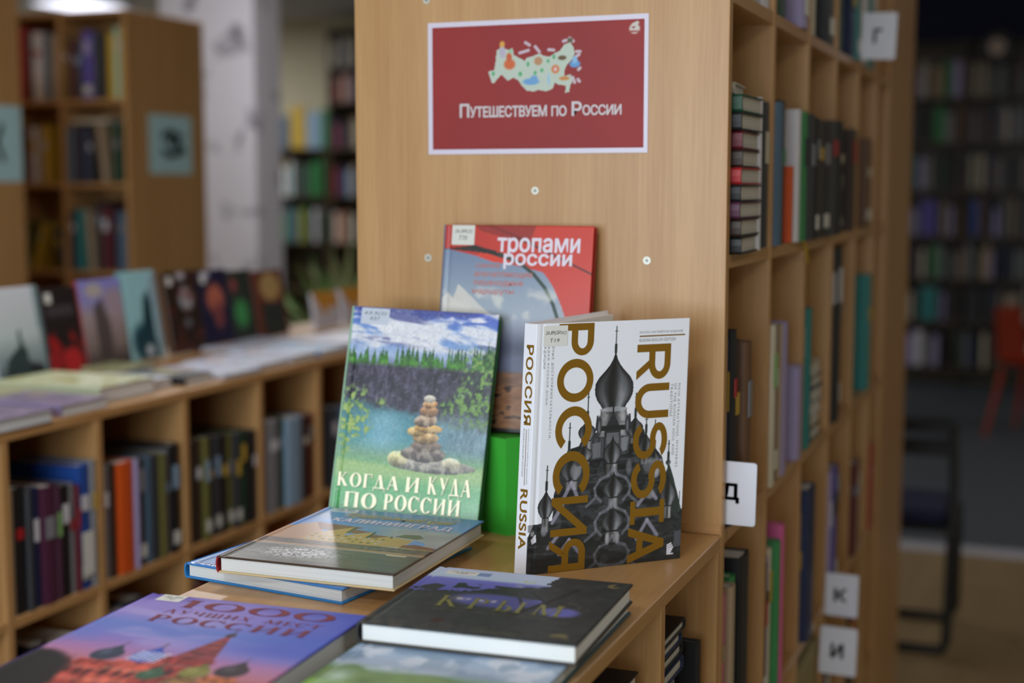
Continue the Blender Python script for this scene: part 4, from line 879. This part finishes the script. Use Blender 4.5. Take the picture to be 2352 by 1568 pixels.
# -- shelf at 1.463: pile, then upright books
G = 'books on the eye-level shelf right of the poster'
cols = ['black','dark brown','plum','black','red','dark brown','dark red','black','dark green']
hts = [.023,.023,.022,.022,.022,.023,.024,.023,.023]
zz = 1.463
for i, (c, th) in enumerate(zip(cols, hts)):
    # spine towards the photographer, head of the pages to the aisle
    M_p = (-.560, 1.812+random.uniform(-.002, .002), zz+.0003)
    shelf_book(c, M_p, R(random.uniform(-2, 2)), th-.0006, .168, .125, f'{c} hardback lying {nth(i)} from the bottom of the pile beside the poster', 'pile of hardbacks lying on the eye-level shelf', flat=True, accent=None)
    zz += th
shelf_book('cream', (-.555, 1.815, zz+.0003), R(5), .016, .150, .11, 'cream paperback lying on top of the pile beside the poster', 'pile of hardbacks lying on the eye-level shelf', flat=True, accent=None)
shelf_row([(1.949,1.968,.208,'white',{'pr':.012,'accent':None}),(1.972,2.012,.208,'navy',{'accent':'blue'}),(2.030,2.072,.207,'charcoal')], 1.463, 'on the shelf beside the pile', G, XF, edges=MD)
shelf_row([(2.098,2.135,.21,'grey-blue',{'pr':.010,'accent':None}),(2.136,2.190,.215,'black',{'accent':'green'}),(2.196,2.222,.204,'charcoal',{'pr':-.004,'accent':None}),(2.2225,2.245,.118,'orange',{'pr':.006,'accent':None}),(2.256,2.286,.207,'white',{'pr':.010,'accent':None}),(2.287,2.325,.205,'green',{'pr':.014,'accent':'black'}),(2.326,2.37,.203,'charcoal',{'pr':.018,'accent':'grey'}),
 (2.392,2.43,.2,'black',{'pr':.016}),(2.435,2.485,.198,'dark brown',{'pr':.014}),(2.487,2.556,.2,'black',{'accent':'grey','pr':.014}),(2.558,2.636,.203,'charcoal',{'pr':.016}),(2.638,2.668,.205,'black',{'pr':.018}),(2.692,2.735,.204,'black',{'pr':.010,'accent':'cream'}),(2.738,2.795,.139,'white'),(2.885,2.95,.2,'dark brown'),(3.14,3.23,.19,'brown')], 1.463, 'on the eye-level shelf past the pile', G, XF, edges=MD)
rib = MB().tube([(XF+.002, 2.33, 1.463), (XF+.006, 2.345, 1.462), (XF+.008, 2.36, 1.445), (XF+.008, 2.375, 1.425)], .0022, 6).build('bookmark_ribbon', mat('yellow_ribbon', (196, 160, 36), .6)); tag(rib, 'yellow bookmark ribbon hanging over the edge of the eye-level shelf', 'ribbon')
# -- shelf at 1.10
G = 'books on the shelf above the letter card Д'
shelf_row([(1.826,1.834,.250,'navy',{'pr':-.004}),(1.835,1.858,.262,'black',{'accent':'red'}),(1.859,1.895,.246,'dark brown'),(1.896,1.932,.24,'brown',{'accent':'grey','pr':.008})], 1.10, 'behind the letter card Д', G, XF+.003)
shelf_row([(2.098,2.128,.245,'cream',{'pr':.008,'accent':'light green'}),(2.132,2.170,.24,'dark red',{'accent':'white'}),(2.171,2.185,.24,'beige'),(2.186,2.232,.24,'lilac',{'pr':.006,'accent':None}),(2.325,2.37,.155,'lilac',{'pr':.006,'accent':None}),(2.393,2.425,.243,'black'),(2.426,2.475,.243,'teal',{'accent':None}),
 (2.692,2.735,.333,'black',{'accent':'white','d':.2}),(2.737,2.79,.333,'black',{'accent':'white','d':.2}),(2.792,2.85,.333,'charcoal',{'accent':'grey','d':.2}),(3.20,3.262,.255,'teal')], 1.10, 'on the shelf level with the counter top', G, XF, edges=MD)
pile([('dark green',.024,0,0),('beige',.024,.003,.02),('white',.02,0,0),('grey',.025,.002,-.02),('navy',.022,0,0),('cream',.024,.003,.02)], (-.555, 2.50), 1.10, 0, 'of the small pile beside the teal book', 'small pile of books beside the teal book', .145, .115)
# -- shelf at .76
G = 'books on the tall row below the letter card Д'
shelf_row([(1.806,1.822,.245,'olive'),(1.826,1.850,.245,'pink',{'accent':'beige'}),(1.852,1.880,.252,'beige'),(1.881,1.905,.258,'green',{'accent':None}),(1.908,1.965,.278,'black',{'accent':None,'pr':.006,'label':'thick black ring binder under the letter card Д'}),
 (2.098,2.118,.222,'black'),(2.119,2.150,.222,'lilac',{'accent':'brown'}),(2.151,2.172,.232,'cream'),(2.173,2.192,.240,'green',{'accent':None,'pr':.008}),(2.193,2.212,.262,'pink',{'accent':None,'pr':.010}),
 (2.395,2.425,.232,'beige'),(2.428,2.50,.27,'navy',{'accent':None,'d':.2,'pr':.012}),(2.692,2.73,.25,'lilac',{'accent':'white','pr':.006}),(2.732,2.79,.25,'purple',{'accent':'black','pr':.008}),(2.81,2.85,.24,'olive'),
 (2.995,3.04,.24,'charcoal'),(3.045,3.115,.2,'dark red'),(3.13,3.19,.19,'beige'),(3.295,3.35,.2,'red'),(3.355,3.42,.18,'dark red')], .76, 'on the shelf just below the counter top level', G, XF, edges=MD)
# -- shelf at .415, with boxes
G = 'books on the second lowest shelf of the tall row'
shelf_row([(1.81,1.85,.23,'charcoal'),(1.852,1.90,.25,'dark brown'),(2.99,3.04,.27,'black'),(3.05,3.12,.28,'charcoal'),(2.70,2.76,.22,'navy'),(2.77,2.83,.24,'dark brown')], .415, 'on the second lowest shelf of the tall row', G, XF, edges=MD)
bx = thing('storage_box', 'white open-topped box on a low shelf of the tall row, left of card И', 'box', (-.52, 2.2335, .4158))
m_ = mat('white_card_box', (206, 214, 210), .6)
b = MB(); b.box((-.10,-.13,0),(.112,.13,.003)).box((.109,-.13,.003),(.112,.13,.215)).box((-.10,-.13,.003),(-.097,.13,.215)).box((-.097,-.13,.003),(.109,-.127,.215)).box((-.097,.127,.003),(.109,.13,.215)); b.build('box_body', m_, bx)
MB().box((.112,-.132,.2),(.1145,.132,.222)).box((-.1025,-.132,.2),(-.10,.132,.222)).build('rim', m_, bx)
bx = thing('storage_box', 'olive cardboard box behind the letter card И on a low shelf', 'box', (-.522, 2.53, .4158)); m_ = mat('olive_cardboard', (150, 136, 92), .8)
MB().box((-.10,-.13,0),(.108,.13,.25),0,.002).build('box_body', m_, bx); MB().box((-.102,-.132,.25),(.11,.132,.285),0,.002).build('lid', m_, bx)
# -- inside the counter (right face)
zz = .7605
labs = {}
for i, (c, th, e, dp) in enumerate([('charcoal',.034,1.655,.13),('grey',.034,1.66,.13),('navy',.034,1.65,.13),('charcoal',.032,1.655,.13),('navy',.019,1.645,.12),('navy',.017,1.640,.12),('grey',.027,1.635,.11),('navy',.018,1.672,.15),('black',.016,1.676,.15),('navy',.015,1.672,.15),('black',.014,1.682,.155)]):
    M_ = (-.424+random.uniform(-.002, .002), e, zz)
    shelf_book(c, M_, R(180), th-.0006, .15, dp, f'{c} hardback, {nth(i)} from the bottom of the pile inside the counter', 'pile of dark hardbacks inside the counter', flat=True, accent=None)
    zz += th
shelf_book('black', (-.415, 1.716, .7605), DEG, .014, .216, .16, 'black upright book standing between the counter pile and the beech panel', None, accent=None)
zz = .7605
for i, (c, th) in enumerate([('charcoal',.03),('brown',.03),('navy',.03),('dark brown',.03),('black',.03),('navy',.03),('dark brown',.03),('navy',.03),('black',.028)]):
    shelf_book(c, (-.57, 1.262, zz), 0, th-.0006, .155, .18, f'{c} hardback, {nth(i)} from bottom of the pile in the nearest counter cell', 'pile of hardbacks in the nearest counter cell', flat=True, accent=None); zz += th

# -- left low bookcase
LF = -1.758; LD = [1.705, 2.0, 2.267, 2.562, 2.868, 3.15, 3.445]
G = 'books in the left low bookcase'
w_ = 'in the upper tier of the left low bookcase'
shelf_row([(1.72,1.76,.2,'brown'),(1.765,1.80,.21,'navy'),(1.805,1.85,.22,'grey'),(1.855,1.90,.22,'dark red'),(1.905,1.95,.22,'cream'),
 (2.012,2.027,.236,'beige'),(2.028,2.058,.236,'black'),(2.059,2.075,.227,'charcoal'),(2.076,2.096,.227,'navy'),(2.097,2.137,.225,'plum'),(2.138,2.152,.22,'plum',{'accent':'light green'}),(2.153,2.18,.216,'black'),(2.181,2.195,.216,'grey'),(2.196,2.204,.21,'dark red'),(2.205,2.24,.245,'blue',{'accent':'white'}),(2.241,2.256,.25,'grey'),
 (2.28,2.300,.231,'grey'),(2.301,2.320,.23,'dark brown'),(2.324,2.376,.228,'orange',{'accent':None,'pr':.006}),(2.378,2.394,.226,'lilac'),(2.395,2.42,.225,'charcoal'),(2.421,2.442,.225,'grey-blue'),(2.443,2.467,.223,'charcoal'),(2.468,2.490,.222,'olive'),(2.492,2.507,.225,'grey',{'lean':.0}),(2.508,2.540,.235,'black'),
 (2.575,2.603,.225,'black'),(2.604,2.628,.228,'dark brown'),(2.629,2.652,.228,'olive'),(2.653,2.676,.228,'charcoal'),(2.677,2.702,.226,'charcoal'),(2.703,2.729,.223,'black'),(2.730,2.754,.221,'olive'),(2.755,2.779,.219,'charcoal'),(2.780,2.805,.219,'dark green'),(2.806,2.832,.215,'black'),(2.833,2.855,.213,'charcoal'),
 (2.88,2.905,.22,'brown'),(2.906,2.958,.223,'grey',{'accent':'white'}),(2.962,2.988,.22,'dark green'),(2.989,3.064,.216,'pale blue',{'accent':None}),(3.066,3.098,.21,'dark brown'),(3.10,3.136,.21,'dark red'),
 (3.218,3.253,.211,'charcoal'),(3.254,3.289,.206,'grey-blue'),(3.292,3.32,.206,'navy'),(3.46,3.50,.21,'brown'),(3.505,3.55,.21,'navy')], .77, w_, G, LF, edges=LD)
st = MB().box((LF+.0075, 2.206, .80), (LF+.0085, 2.24, .885)); tag(st.build('paper_note', STICK), 'white paper note on the blue book in the left low bookcase', 'note')
shelf_row([(2.02,2.06,.25,'brown'),(2.065,2.11,.27,'black'),(2.115,2.19,.26,'cream'),(2.29,2.34,.27,'grey'),(2.345,2.40,.28,'charcoal'),(2.58,2.63,.25,'dark red'),(2.64,2.70,.26,'black')], .43, 'in the middle tier of the left low bookcase', 'books in the middle tier of the low bookcase', LF, edges=LD)

# -- tall case left of the column (front towards the photographer)
CF = 4.848; G = 'books in the tall bookcase left of the column'
def crow(items, z, where): shelf_row([it[:4]+({'pr': 0., 'd': .17, **(it[4] if len(it) > 4 else {})},) for it in items], z, where, G, CF, 'y', edges=[-4.155, -3.875])
crow([(-4.14,-4.10,.25,'dark red'),(-4.089,-4.054,.3,'red'),(-4.053,-4.023,.28,'charcoal'),(-4.022,-3.970,.278,'white',{'accent':'red'}),(-3.958,-3.931,.262,'grey-blue'),(-3.930,-3.899,.26,'beige'),(-3.863,-3.844,.25,'olive'),(-3.843,-3.814,.242,'dark red'),(-3.813,-3.775,.235,'charcoal'),(-3.772,-3.721,.274,'purple',{'accent':'lilac'}),(-3.720,-3.676,.266,'charcoal',{'accent':None}),(-3.649,-3.615,.262,'yellow'),(-3.614,-3.59,.285,'mint',{'accent':'cream'}),(-3.589,-3.571,.285,'yellow',{'accent':'cream'})], 1.905, 'on the top shelf of the tall left bookcase')
crow([(-4.14,-4.10,.23,'brown'),(-4.079,-4.049,.231,'plum'),(-4.048,-4.018,.231,'white'),(-4.017,-3.99,.231,'grey'),(-3.989,-3.963,.239,'yellow'),(-3.863,-3.832,.228,'grey-blue'),(-3.831,-3.799,.235,'dark brown'),(-3.798,-3.756,.227,'navy'),(-3.755,-3.735,.223,'charcoal'),(-3.692,-3.664,.235,'beige',{'lean':-.10}),(-3.632,-3.60,.242,'dark green')], 1.566, 'on the middle shelf of the tall left bookcase')
shelf_book('cream', (-3.852, CF+.02, 1.566+.2425), 0, .02, .185, .15, 'cream book lying across the upright books, middle shelf of tall bookcase', G, flat=True, accent=None)
crow([(-4.145,-4.12,.2,'brown'),(-4.098,-4.078,.206,'olive'),(-4.062,-4.04,.200,'yellow',{'lean':.3}),(-3.910,-3.888,.17,'charcoal',{'lean':-.2}),(-3.856,-3.828,.247,'navy'),(-3.827,-3.791,.253,'teal',{'accent':None}),(-3.770,-3.742,.248,'beige',{'accent':None,'lean':-.06}),(-3.722,-3.70,.288,'charcoal'),(-3.699,-3.661,.262,'dark red'),(-3.628,-3.587,.245,'grey-blue')], 1.205, 'on the lowest visible shelf of the tall left bookcase')

# -- books displayed on top of the left low bookcase, leaning back
LT = 1.116
def tiny_pic(kind, nx=34, ny=48):
    p = Pic(nx, ny, (60, 60, 60)); u, v = p.U, p.V; n = fbm(u*7, v*9, 4, 50+kind)
    if kind == 1: p.grad([(0,(222,226,232)),(.5,(200,214,214)),(.8,(130,150,152)),(1,(70,84,92))]); p.poly([(.46,.62),(.5,.36),(.56,.62)], (60,80,76)); p.poly([(.2,.75),(.45,.62),(.62,.64),(.66,.98),(.1,1)], (54,72,74)); p.poly([(.66,.80),(.9,.84),(.95,1),(.66,1)], (40,46,50)); p.poly([(.9,.0),(1,0),(1,1),(.92,1)], (130,158,160))
    if kind == 2: p.c[:] = np.array((34,30,32))/255.; p.poly([(.1,.2),(.85,.2),(.85,.32),(.1,.32)], (66,62,66)); p.mix(ss(.42,.6,n)*ss(.45,.6,v), (166,30,34)); p.ell(.65,.85,.3,.16,(190,40,46),.3); p.ell(.2,.82,.15,.14,(160,34,40),.3)
    if kind == 3: p.grad([(0,(140,140,214)),(.25,(150,146,200)),(.4,(170,152,154)),(.75,(136,120,114)),(1,(60,54,56))]); p.ell(.35,.12,.2,.08,(190,180,170),.4); p.poly([(.3,.3),(.5,.2),(.62,.5),(.6,.9),(.3,.9)], (70,62,62), .8); p.ell(.8,.25,.25,.14,(170,150,160),.5)
    if kind == 4: p.c[:] = np.array((158,206,210))/255.; p.poly([(.55,.3),(.75,.2),(.8,1),(.3,1)], (26,58,66)); p.poly([(.8,.1),(1,.0),(1,1),(.85,1)], (150,172,184)); p.ell(.4,.8,.3,.2,(24,66,78),.4); p.ell(.55,.9,.12,.07,(190,200,210),.4)
    if kind == 5: p.c[:] = np.array((44,30,26))/255.; p.ell(.58,.34,.2,.15,(176,188,192),.3); p.ell(.55,.64,.1,.06,(110,110,116),.5); p.mix(ss(.5,.7,n)*.6, (120,50,40)); p.ell(.5,.06,.14,.05,(190,186,190),.4)
    if kind == 6: p.c[:] = np.array((26,24,58))/255.; p.ell(.5,.38,.3,.2,(190,104,80),.3); p.ell(.55,.6,.18,.18,(130,66,66),.4); p.ell(.25,.06,.16,.05,(200,196,210),.4)
    if kind == 7: p.c[:] = np.array((44,52,44))/255.; p.ell(.4,.6,.3,.2,(66,150,84),.4); p.ell(.2,.2,.15,.1,(150,70,70),.5)
    if kind == 8: p.c[:] = np.array((104,50,36))/255.; p.ell(.55,.25,.35,.22,(180,150,96),.25); p.poly([(.2,.5),(.9,.5),(.9,.96),(.2,.96)], (44,52,50))
    if kind == 9: p.c[:] = np.array((206,204,214))/255.; p.poly([(0,.0),(.9,.0),(.45,.7)], (206,146,52)); p.poly([(.5,.4),(1,.0),(1,.5)], (212,150,60))
    if kind == 10: p.grad([(0,(226,232,186)),(1,(226,232,200))]); p.mix(ss(.5,.6,n)*.8, (176,170,90))
    if kind == 11: p.c[:] = np.array((120,104,134))/255.; p.mix(ss(.45,.6,n), (150,130,160)); p.ell(.7,.3,.1,.1,(170,140,110),.4)
    if kind == 12: p.c[:] = np.array((216,222,232))/255.; p.mix(ss(.45,.62,n)*.5, (140,140,190)); p.ell(.3,.3,.2,.1,(206,170,150),.5)
    if kind == 13: p.c[:] = np.array((40,42,46))/255.; p.ell(.6,.5,.2,.2,(190,176,60),.4)
    if kind == 14: p.c[:] = np.array((150,190,224))/255.; p.mix(ss(.45,.6,n), (206,214,226))
    if kind == 15: p.c[:] = np.array((180,176,130))/255.; p.mix(ss(.45,.6,n), (120,140,100))
    return p
G = 'books displayed upright on the left low bookcase'
for y0, wd, h, k, sp, lab in ((2.480,.160,.205,1,(150,160,170),'pale grey book with dark monument, leftmost upright on the low bookcase'),
 (2.652,.122,.196,2,(30,28,30),'black and red book standing between the pale grey and lilac ones'),
 (2.787,.162,.205,3,(150,44,40),'lilac book with brown rider picture and red spine, standing on low bookcase'),
 (2.956,.140,.216,4,(110,160,166),'teal upright book with dark figure, tallest on the low bookcase'),
 (3.134,.150,.206,5,(84,58,40),'dark brown upright book with a pale face on the low bookcase'),
 (3.290,.140,.202,6,(24,22,50),'navy upright book with an orange face on the low bookcase'),
 (3.436,.118,.194,7,(44,52,44),'dark book with green patch standing on the low bookcase'),
 (3.563,.165,.186,8,(110,50,36),'red-brown upright book with tan disc, farthest dark one on low bookcase')):
    th_ = .016; ln = R(9)
    y0 *= .978; h *= 1.03
    M = frame((-2.14, y0, LT+.0035), (0, 1, 0), (-math.sin(ln), 0, math.cos(ln)))
    b = hardback('book', lab, M, wd, h, th_, tiny_pic(k), sp, (60, 58, 60), ('display_cover_print', .35, .1), c=.0022, bulge=.003, group=G)
    if k in (2, 5, 6): MB().box((.012, h-.035, th_+.0002), (.034, h-.012, th_+.0004)).build('library_sticker', STICK, b)
for y0, wd, lab in ((3.80,.16,'small white and orange leaflet standing far along the low bookcase'), (3.98,.18,'second white and orange leaflet, farther along the low bookcase')):
    M = frame((-2.13, y0, LT+.003), (0, 1, 0), (-.15, 0, 1)); hardback('leaflet', lab, M, wd, .11, .008, tiny_pic(9), (206,204,214), (206,204,214), ('display_cover_print', .35, .1), c=.0015, bulge=.001, group='orange and white leaflets')
# lying books on the same top
G = 'books lying flat on the left low bookcase'
for x, y, wd, h, t_, k, ang, sp, lab in (
 (-1.775,1.93,.20,.22,.024,11,90,(150,140,130),'muted purple book lying at the left picture edge on the low bookcase'),
 (-1.79,2.172,.142,.20,.022,11,90,(150,140,186),'smaller lilac book lying right of the muted purple one'),
 (-1.825,2.335,.185,.27,.034,10,90,(196,204,170),'thick pale yellow-green book lying on the low bookcase'),
 (-1.84,2.535,.07,.18,.022,12,90,(160,156,150),'slim pale book lying beside the thick yellow-green one'),
 (-1.815,2.618,.105,.19,.020,13,90,(40,42,46),'black and yellow book lying on the low bookcase'),
 (-1.79,2.735,.15,.21,.012,12,88,(170,170,180),'thin pale book with lilac patch lying past the black and yellow one'),
 (-1.80,2.892,.15,.21,.014,12,91,(176,176,186),'white-blue book lying in the middle of the low bookcase top'),
 (-1.80,3.05,.13,.19,.018,12,90,(180,180,190),'white-blue book lying just before the light blue one'),
 (-1.80,3.19,.14,.19,.016,14,90,(90,120,170),'light blue book lying in front of the face covers'),
 (-1.80,3.345,.15,.20,.020,12,90,(150,150,156),'pale grey book lying beyond the light blue one'),
 (-1.81,3.51,.16,.2,.016,12,90,(180,170,176),'pale book lying farthest but one along the low bookcase'),
 (-1.81,3.69,.2,.2,.02,15,90,(170,170,150),'olive grey book lying farthest along the low bookcase'),
 (-2.03,2.70,.12,.15,.018,15,92,(170,170,130),'greenish book lying behind the black and yellow one'),
 (-2.03,3.19,.30,.16,.012,12,90,(190,196,210),'large pale magazine lying in front of the dark brown upright book')):
    # local x runs along +Y, local y towards -X
    M = Matrix.Rotation(R(ang), 4, 'Z'); M.translation = Vector((x+.028, y, LT+.0003))
    hardback('book', lab, M, wd, h, t_, tiny_pic(k), sp, (150, 148, 150), ('display_cover_print', .35, .1), c=.002, bulge=.002, group=G)
# -- second set of lying-book fore edges face the aisle: pages already visible on the near side

# -- far wall books (each a few pixels wide)
def far_rows(x0, x1, zs, Y, pal, where, hh, grp, gapp=.06, th=(.026, .042)):
    for r, z in enumerate(zs):
        x = x0; i = 0
        while x < x1-.02:
            t_ = random.uniform(*th)
            if random.random() < gapp: x += random.uniform(.02, .05)
            if any(abs(x+t_/2-e) < t_/2+.012 for e in FDIV): x = min([e for e in FDIV if e > x-.02 and abs(x+t_/2-e) < t_/2+.012])+.0125; continue
            if x+t_ > x1: break
            c = random.choice(pal); shelf_book(c, (x, Y, z+.0005), 0, t_-.001, random.uniform(*hh), .18, f'{c} book, {nth(i)} from left, {ORD[r+1]} row down {where}', grp, detail=False); x += t_; i += 1
def far_stuff():
    pal = ['charcoal','grey','charcoal','navy','grey','beige','dark green','brown','black','cream','charcoal','grey','lilac','dark brown']
    named = [(-.93, 2.24, .055, .27, 'green', 'bright green book under the round clock, high on the far wall bookcase'), (-.87, 2.24, .07, .27, 'lilac', 'lilac book beside the green one under the far clock'), (-1.0, 1.90, .085, .26, 'green', 'wide green book one row below the bright green one'),
             (-1.20, 1.535, .06, .26, 'teal', 'teal book in the third far wall row beside the beech panel'), (-1.08, 1.175, .12, .27, 'purple', 'wide purple folder in the fourth row of the far wall bookcase'), (-.99, .845, .05, .25, 'green', 'green book in the fifth row of the far wall bookcase'),
             (-1.06, .51, .12, .26, 'teal', 'wide teal folder in the sixth row of the far wall bookcase'), (-1.09, .15, .06, .27, 'white', 'white book standing in the lowest row of the far wall bookcase'), (-.70, 1.175, .05, .27, 'blue', 'blue book in the fourth far wall row, right of the post')]
    for x, z, t_, h, c, lab in named: shelf_book(c, (x, 11.566, z+.0005), 0, t_, h, .18, lab, 'coloured books in the far right wall bookcase', detail=False)
    cs = sorted(set(pal)); b = MB()
    for z in [2.24,1.90,1.535,1.175,.845,.51,.15]:
        x = -1.47
        while x < .0:
            t_ = random.uniform(.022, .042); nx = x+t_
            hit = [q for q in named if q[1] == z and x < q[0]+q[2]+.002 and nx > q[0]-.002]
            if hit: x = hit[0][0]+hit[0][2]+.003; continue
            e = [e for e in (-1.49, -.79, -.09) if x < e+.0105 and nx > e-.0105]
            if e: x = e[0]+.011; continue
            if random.random() > .08:
                h = random.uniform(.2, .29); b.prism([(x, 11.74), (x, 11.57), (x+.008, 11.566), (nx-.009, 11.566), (nx-.001, 11.57), (nx-.001, 11.74)], z+.0005, z+h, cs.index(random.choice(pal)))
            x = nx
    tag(b.build('rows_of_books', [bm(c) for c in cs]), 'dim rows of mixed books filling the far right wall bookcase', 'books', kind='stuff')
FDIV = [-1.49, -.79, -.09, -7.54, -6.9, -6.28, -6.24, -5.6]
random.seed(21)
far_stuff()
far_rows(-6.86, -6.30, [1.467,1.05], 11.465, ['plum','cream','white','yellow','teal','navy','dark green','grey','green'], 'of the far left corner bookcase', (.25,.33), 'books in the far left corner bookcase')
far_rows(-6.22, -5.92, [2.62,2.31,1.90,1.467,1.05], 11.465, ['red','navy','grey','dark brown','cream','pale blue','beige'], 'of the taller far left bookcase', (.2,.28), 'books in the taller far left bookcase')
for i, (x, wd, h, c, nm) in enumerate(((-6.86,.17,.30,'grey-blue','grey-blue'),(-6.68,.16,.38,'yellow','yellow'),(-6.51,.15,.33,'pale blue','pale blue'),(-6.35,.06,.36,'green','green'))):
    o = shelf_book(c, (x, 11.53, 1.9005), 0, wd, h, .03, f'{nm} cover displayed face out on top of the far left corner bookcase', 'covers displayed on the far corner bookcase', detail=False)

# ================================================================ chairs, plant, far ornament
def tube_chair():
    t = thing('chair', 'dark metal sled-base chair with navy seat standing past the tall row', 'chair', (-.56, 5.0, 0)); BKM = mat('black_painted_steel', (28, 28, 30), .4)
    r = .0165; x1 = .235; x0 = -.235
    def arc(P): return P
    for sx in (x0, x1):
        s = 1 if sx > 0 else -1
        MB().tube([(sx-s*.05, -.19, .013), (sx-s*.012, -.19, .016), (sx, -.19, .045), (sx+s*.004, -.16, .40), (sx+s*.006, -.13, .55), (sx, -.115, .68), (sx-s*.004, -.11, .755)], r, 10).build('back_upright', BKM, t)
        MB().tube([(sx, -.17, .42), (sx, .20, .425), (sx, .205, .06), (sx-s*.02, .20, .016), (sx-s*.06, .20, .013)], r, 10).build('front_leg', BKM, t)
    MB().tube([(x0+.04, -.19, .013), (x1-.04, -.19, .013)], r, 10).build('floor_bar', BKM, t)
    MB().tube([(x0+.05, .20, .013), (x1-.05, .20, .013)], r, 10).build('floor_bar', BKM, t)
    MB().box((x0-.005, -.135, .735), (x1+.005, -.09, .778), 0, .008).build('top_rail', BKM, t)
    MB().box((x0-.0, -.14, .66), (x1+.0, -.10, .71), 0, .008).build('back_rail', BKM, t)
    MB().box((x0+.012, -.16, .405), (x1-.012, .215, .425), 0, .004).build('seat_board', BKM, t)
    MB().box((x0+.014, -.155, .425), (x1-.014, .21, .475), 0, .016).build('seat_cushion', mat('navy_upholstery', (34, 40, 72), .85), t)
tube_chair()
def orange_chair():
    M = Matrix.Translation((-.13, 9.35, 0)) @ Matrix.Rotation(R(68), 4, 'Z')
    t = thing('chair', 'orange plastic chair far back on the dark grey floor', 'chair', M); om = mat('orange_plastic', (176, 52, 20), .5)
    for sx in (-1, 1):
        MB().tube([(sx*.22, -.24, 0), (sx*.17, -.16, .43)], [.012, .018], 8).build('leg', om, t)
        MB().tube([(sx*.22, .24, 0), (sx*.17, .16, .43)], [.012, .018], 8).build('leg', om, t)
    s = MB(); N = 8; P = []
    prof = [(-.21, .43), (-.18, .45), (0, .435), (.14, .44), (.19, .48), (.23, .62), (.26, .80)]
    for i in range(N+1):
        x = -.21+.42*i/N; dz = .03*(2*i/N-1)**2
        for y, z in prof: P.append((x*(1 if z < .7 else .85), y-dz*(z > .5), z+dz*(z < .5)))
    k = len(prof)
    for side in (0, 1):
        n = len(s.v); s.v += [(a, b-(.008 if side and c > .5 else 0), c-(.008 if side and c <= .5 else 0)) for a, b, c in P]
        for i in range(N):
            for j in range(k-1):
                q = (n+i*k+j, n+(i+1)*k+j, n+(i+1)*k+j+1, n+i*k+j+1); s.f.append(q if not side else q[::-1]); s.m.append(0)
    s.build('seat_shell', om, t, smooth=True)
orange_chair()
orn = thing('wall_clock', 'round dark clock with pale centre hanging on the far wall bookcase', 'clock', (-.552, 11.52, 2.6))
xo = lambda p: Vector((p.x, -p.z, p.y))
MB().lathe([(.13, 0), (.135, .012), (.12, .028), (.10, .028)], 28).build('rim', mat('black_clock_rim', (18, 18, 20), .35), orn, smooth=False, xf=xo)
MB().lathe([(.062, .029), (.06, .034)], 24).build('dial', mat('pale_dial', (214, 190, 176), .5), orn, xf=xo)
MB().box((-.002, -.003, .034), (.002, .045, .036)).build('hand', BLK, orn, xf=xo); MB().box((-.003, -.002, .034), (.03, .002, .036)).build('hand', BLK, orn, xf=xo)
def plant():
    t = thing('potted_plant', 'bushy pale green potted plant on a stool beyond the low bookcase', 'plant', (-2.93, 5.45, 0))
    MB().box((-.18, -.18, .56), (.18, .18, .60), 0, .004).build('stool_top', WOOD_X, t)
    for a in (-1, 1):
        for b in (-1, 1): MB().box((a*.15-.015, b*.15-.015, 0), (a*.15+.015, b*.15+.015, .56), 0, .002).build('stool_leg', WOOD_V, t)
    MB().lathe([(.09, .60), (.13, .78), (.135, .80), (.122, .80), (.12, .785)], 20).build('pot', mat('terracotta_pot', (150, 84, 56), .7), t)
    MB().lathe([(.119, .77), (.05, .785)], 16).build('soil', mat('dark_soil', (50, 38, 28), .95), t)
    random.seed(5)
    lm = [mat('pale_leaf', (150, 182, 116), .5), mat('mid_leaf', (104, 140, 80), .5), mat('olive_leaf', (122, 128, 78), .55)]
    for k in range(56):
        a = random.uniform(0, 2*math.pi); L_ = random.uniform(.35, .72); el = random.uniform(R(25), R(84)); droop = random.uniform(.1, .5)
        s = MB(); n = 7; pr = None; wd = random.uniform(.016, .03); da = Vector((math.cos(a), math.sin(a), 0)); sd = Vector((-math.sin(a), math.cos(a), 0))
        for i in range(n+1):
            f = i/n; c = da*(L_*f*math.cos(el)+.02)+Vector((0, 0, .785+L_*(f*math.sin(el)-droop*f*f*.9))); w2 = wd*math.sin(math.pi*min(.96, f*.9+.1)); b = len(s.v)
            s.v += [tuple(c-sd*w2), tuple(c+Vector((0, 0, -.004))), tuple(c+sd*w2)]
            if i: s.f += [(b-3, b-2, b+1, b), (b-2, b-1, b+2, b+1)]; s.m += [0, 0]
        s.build('leaf', random.choice(lm), t, smooth=True)
plant()
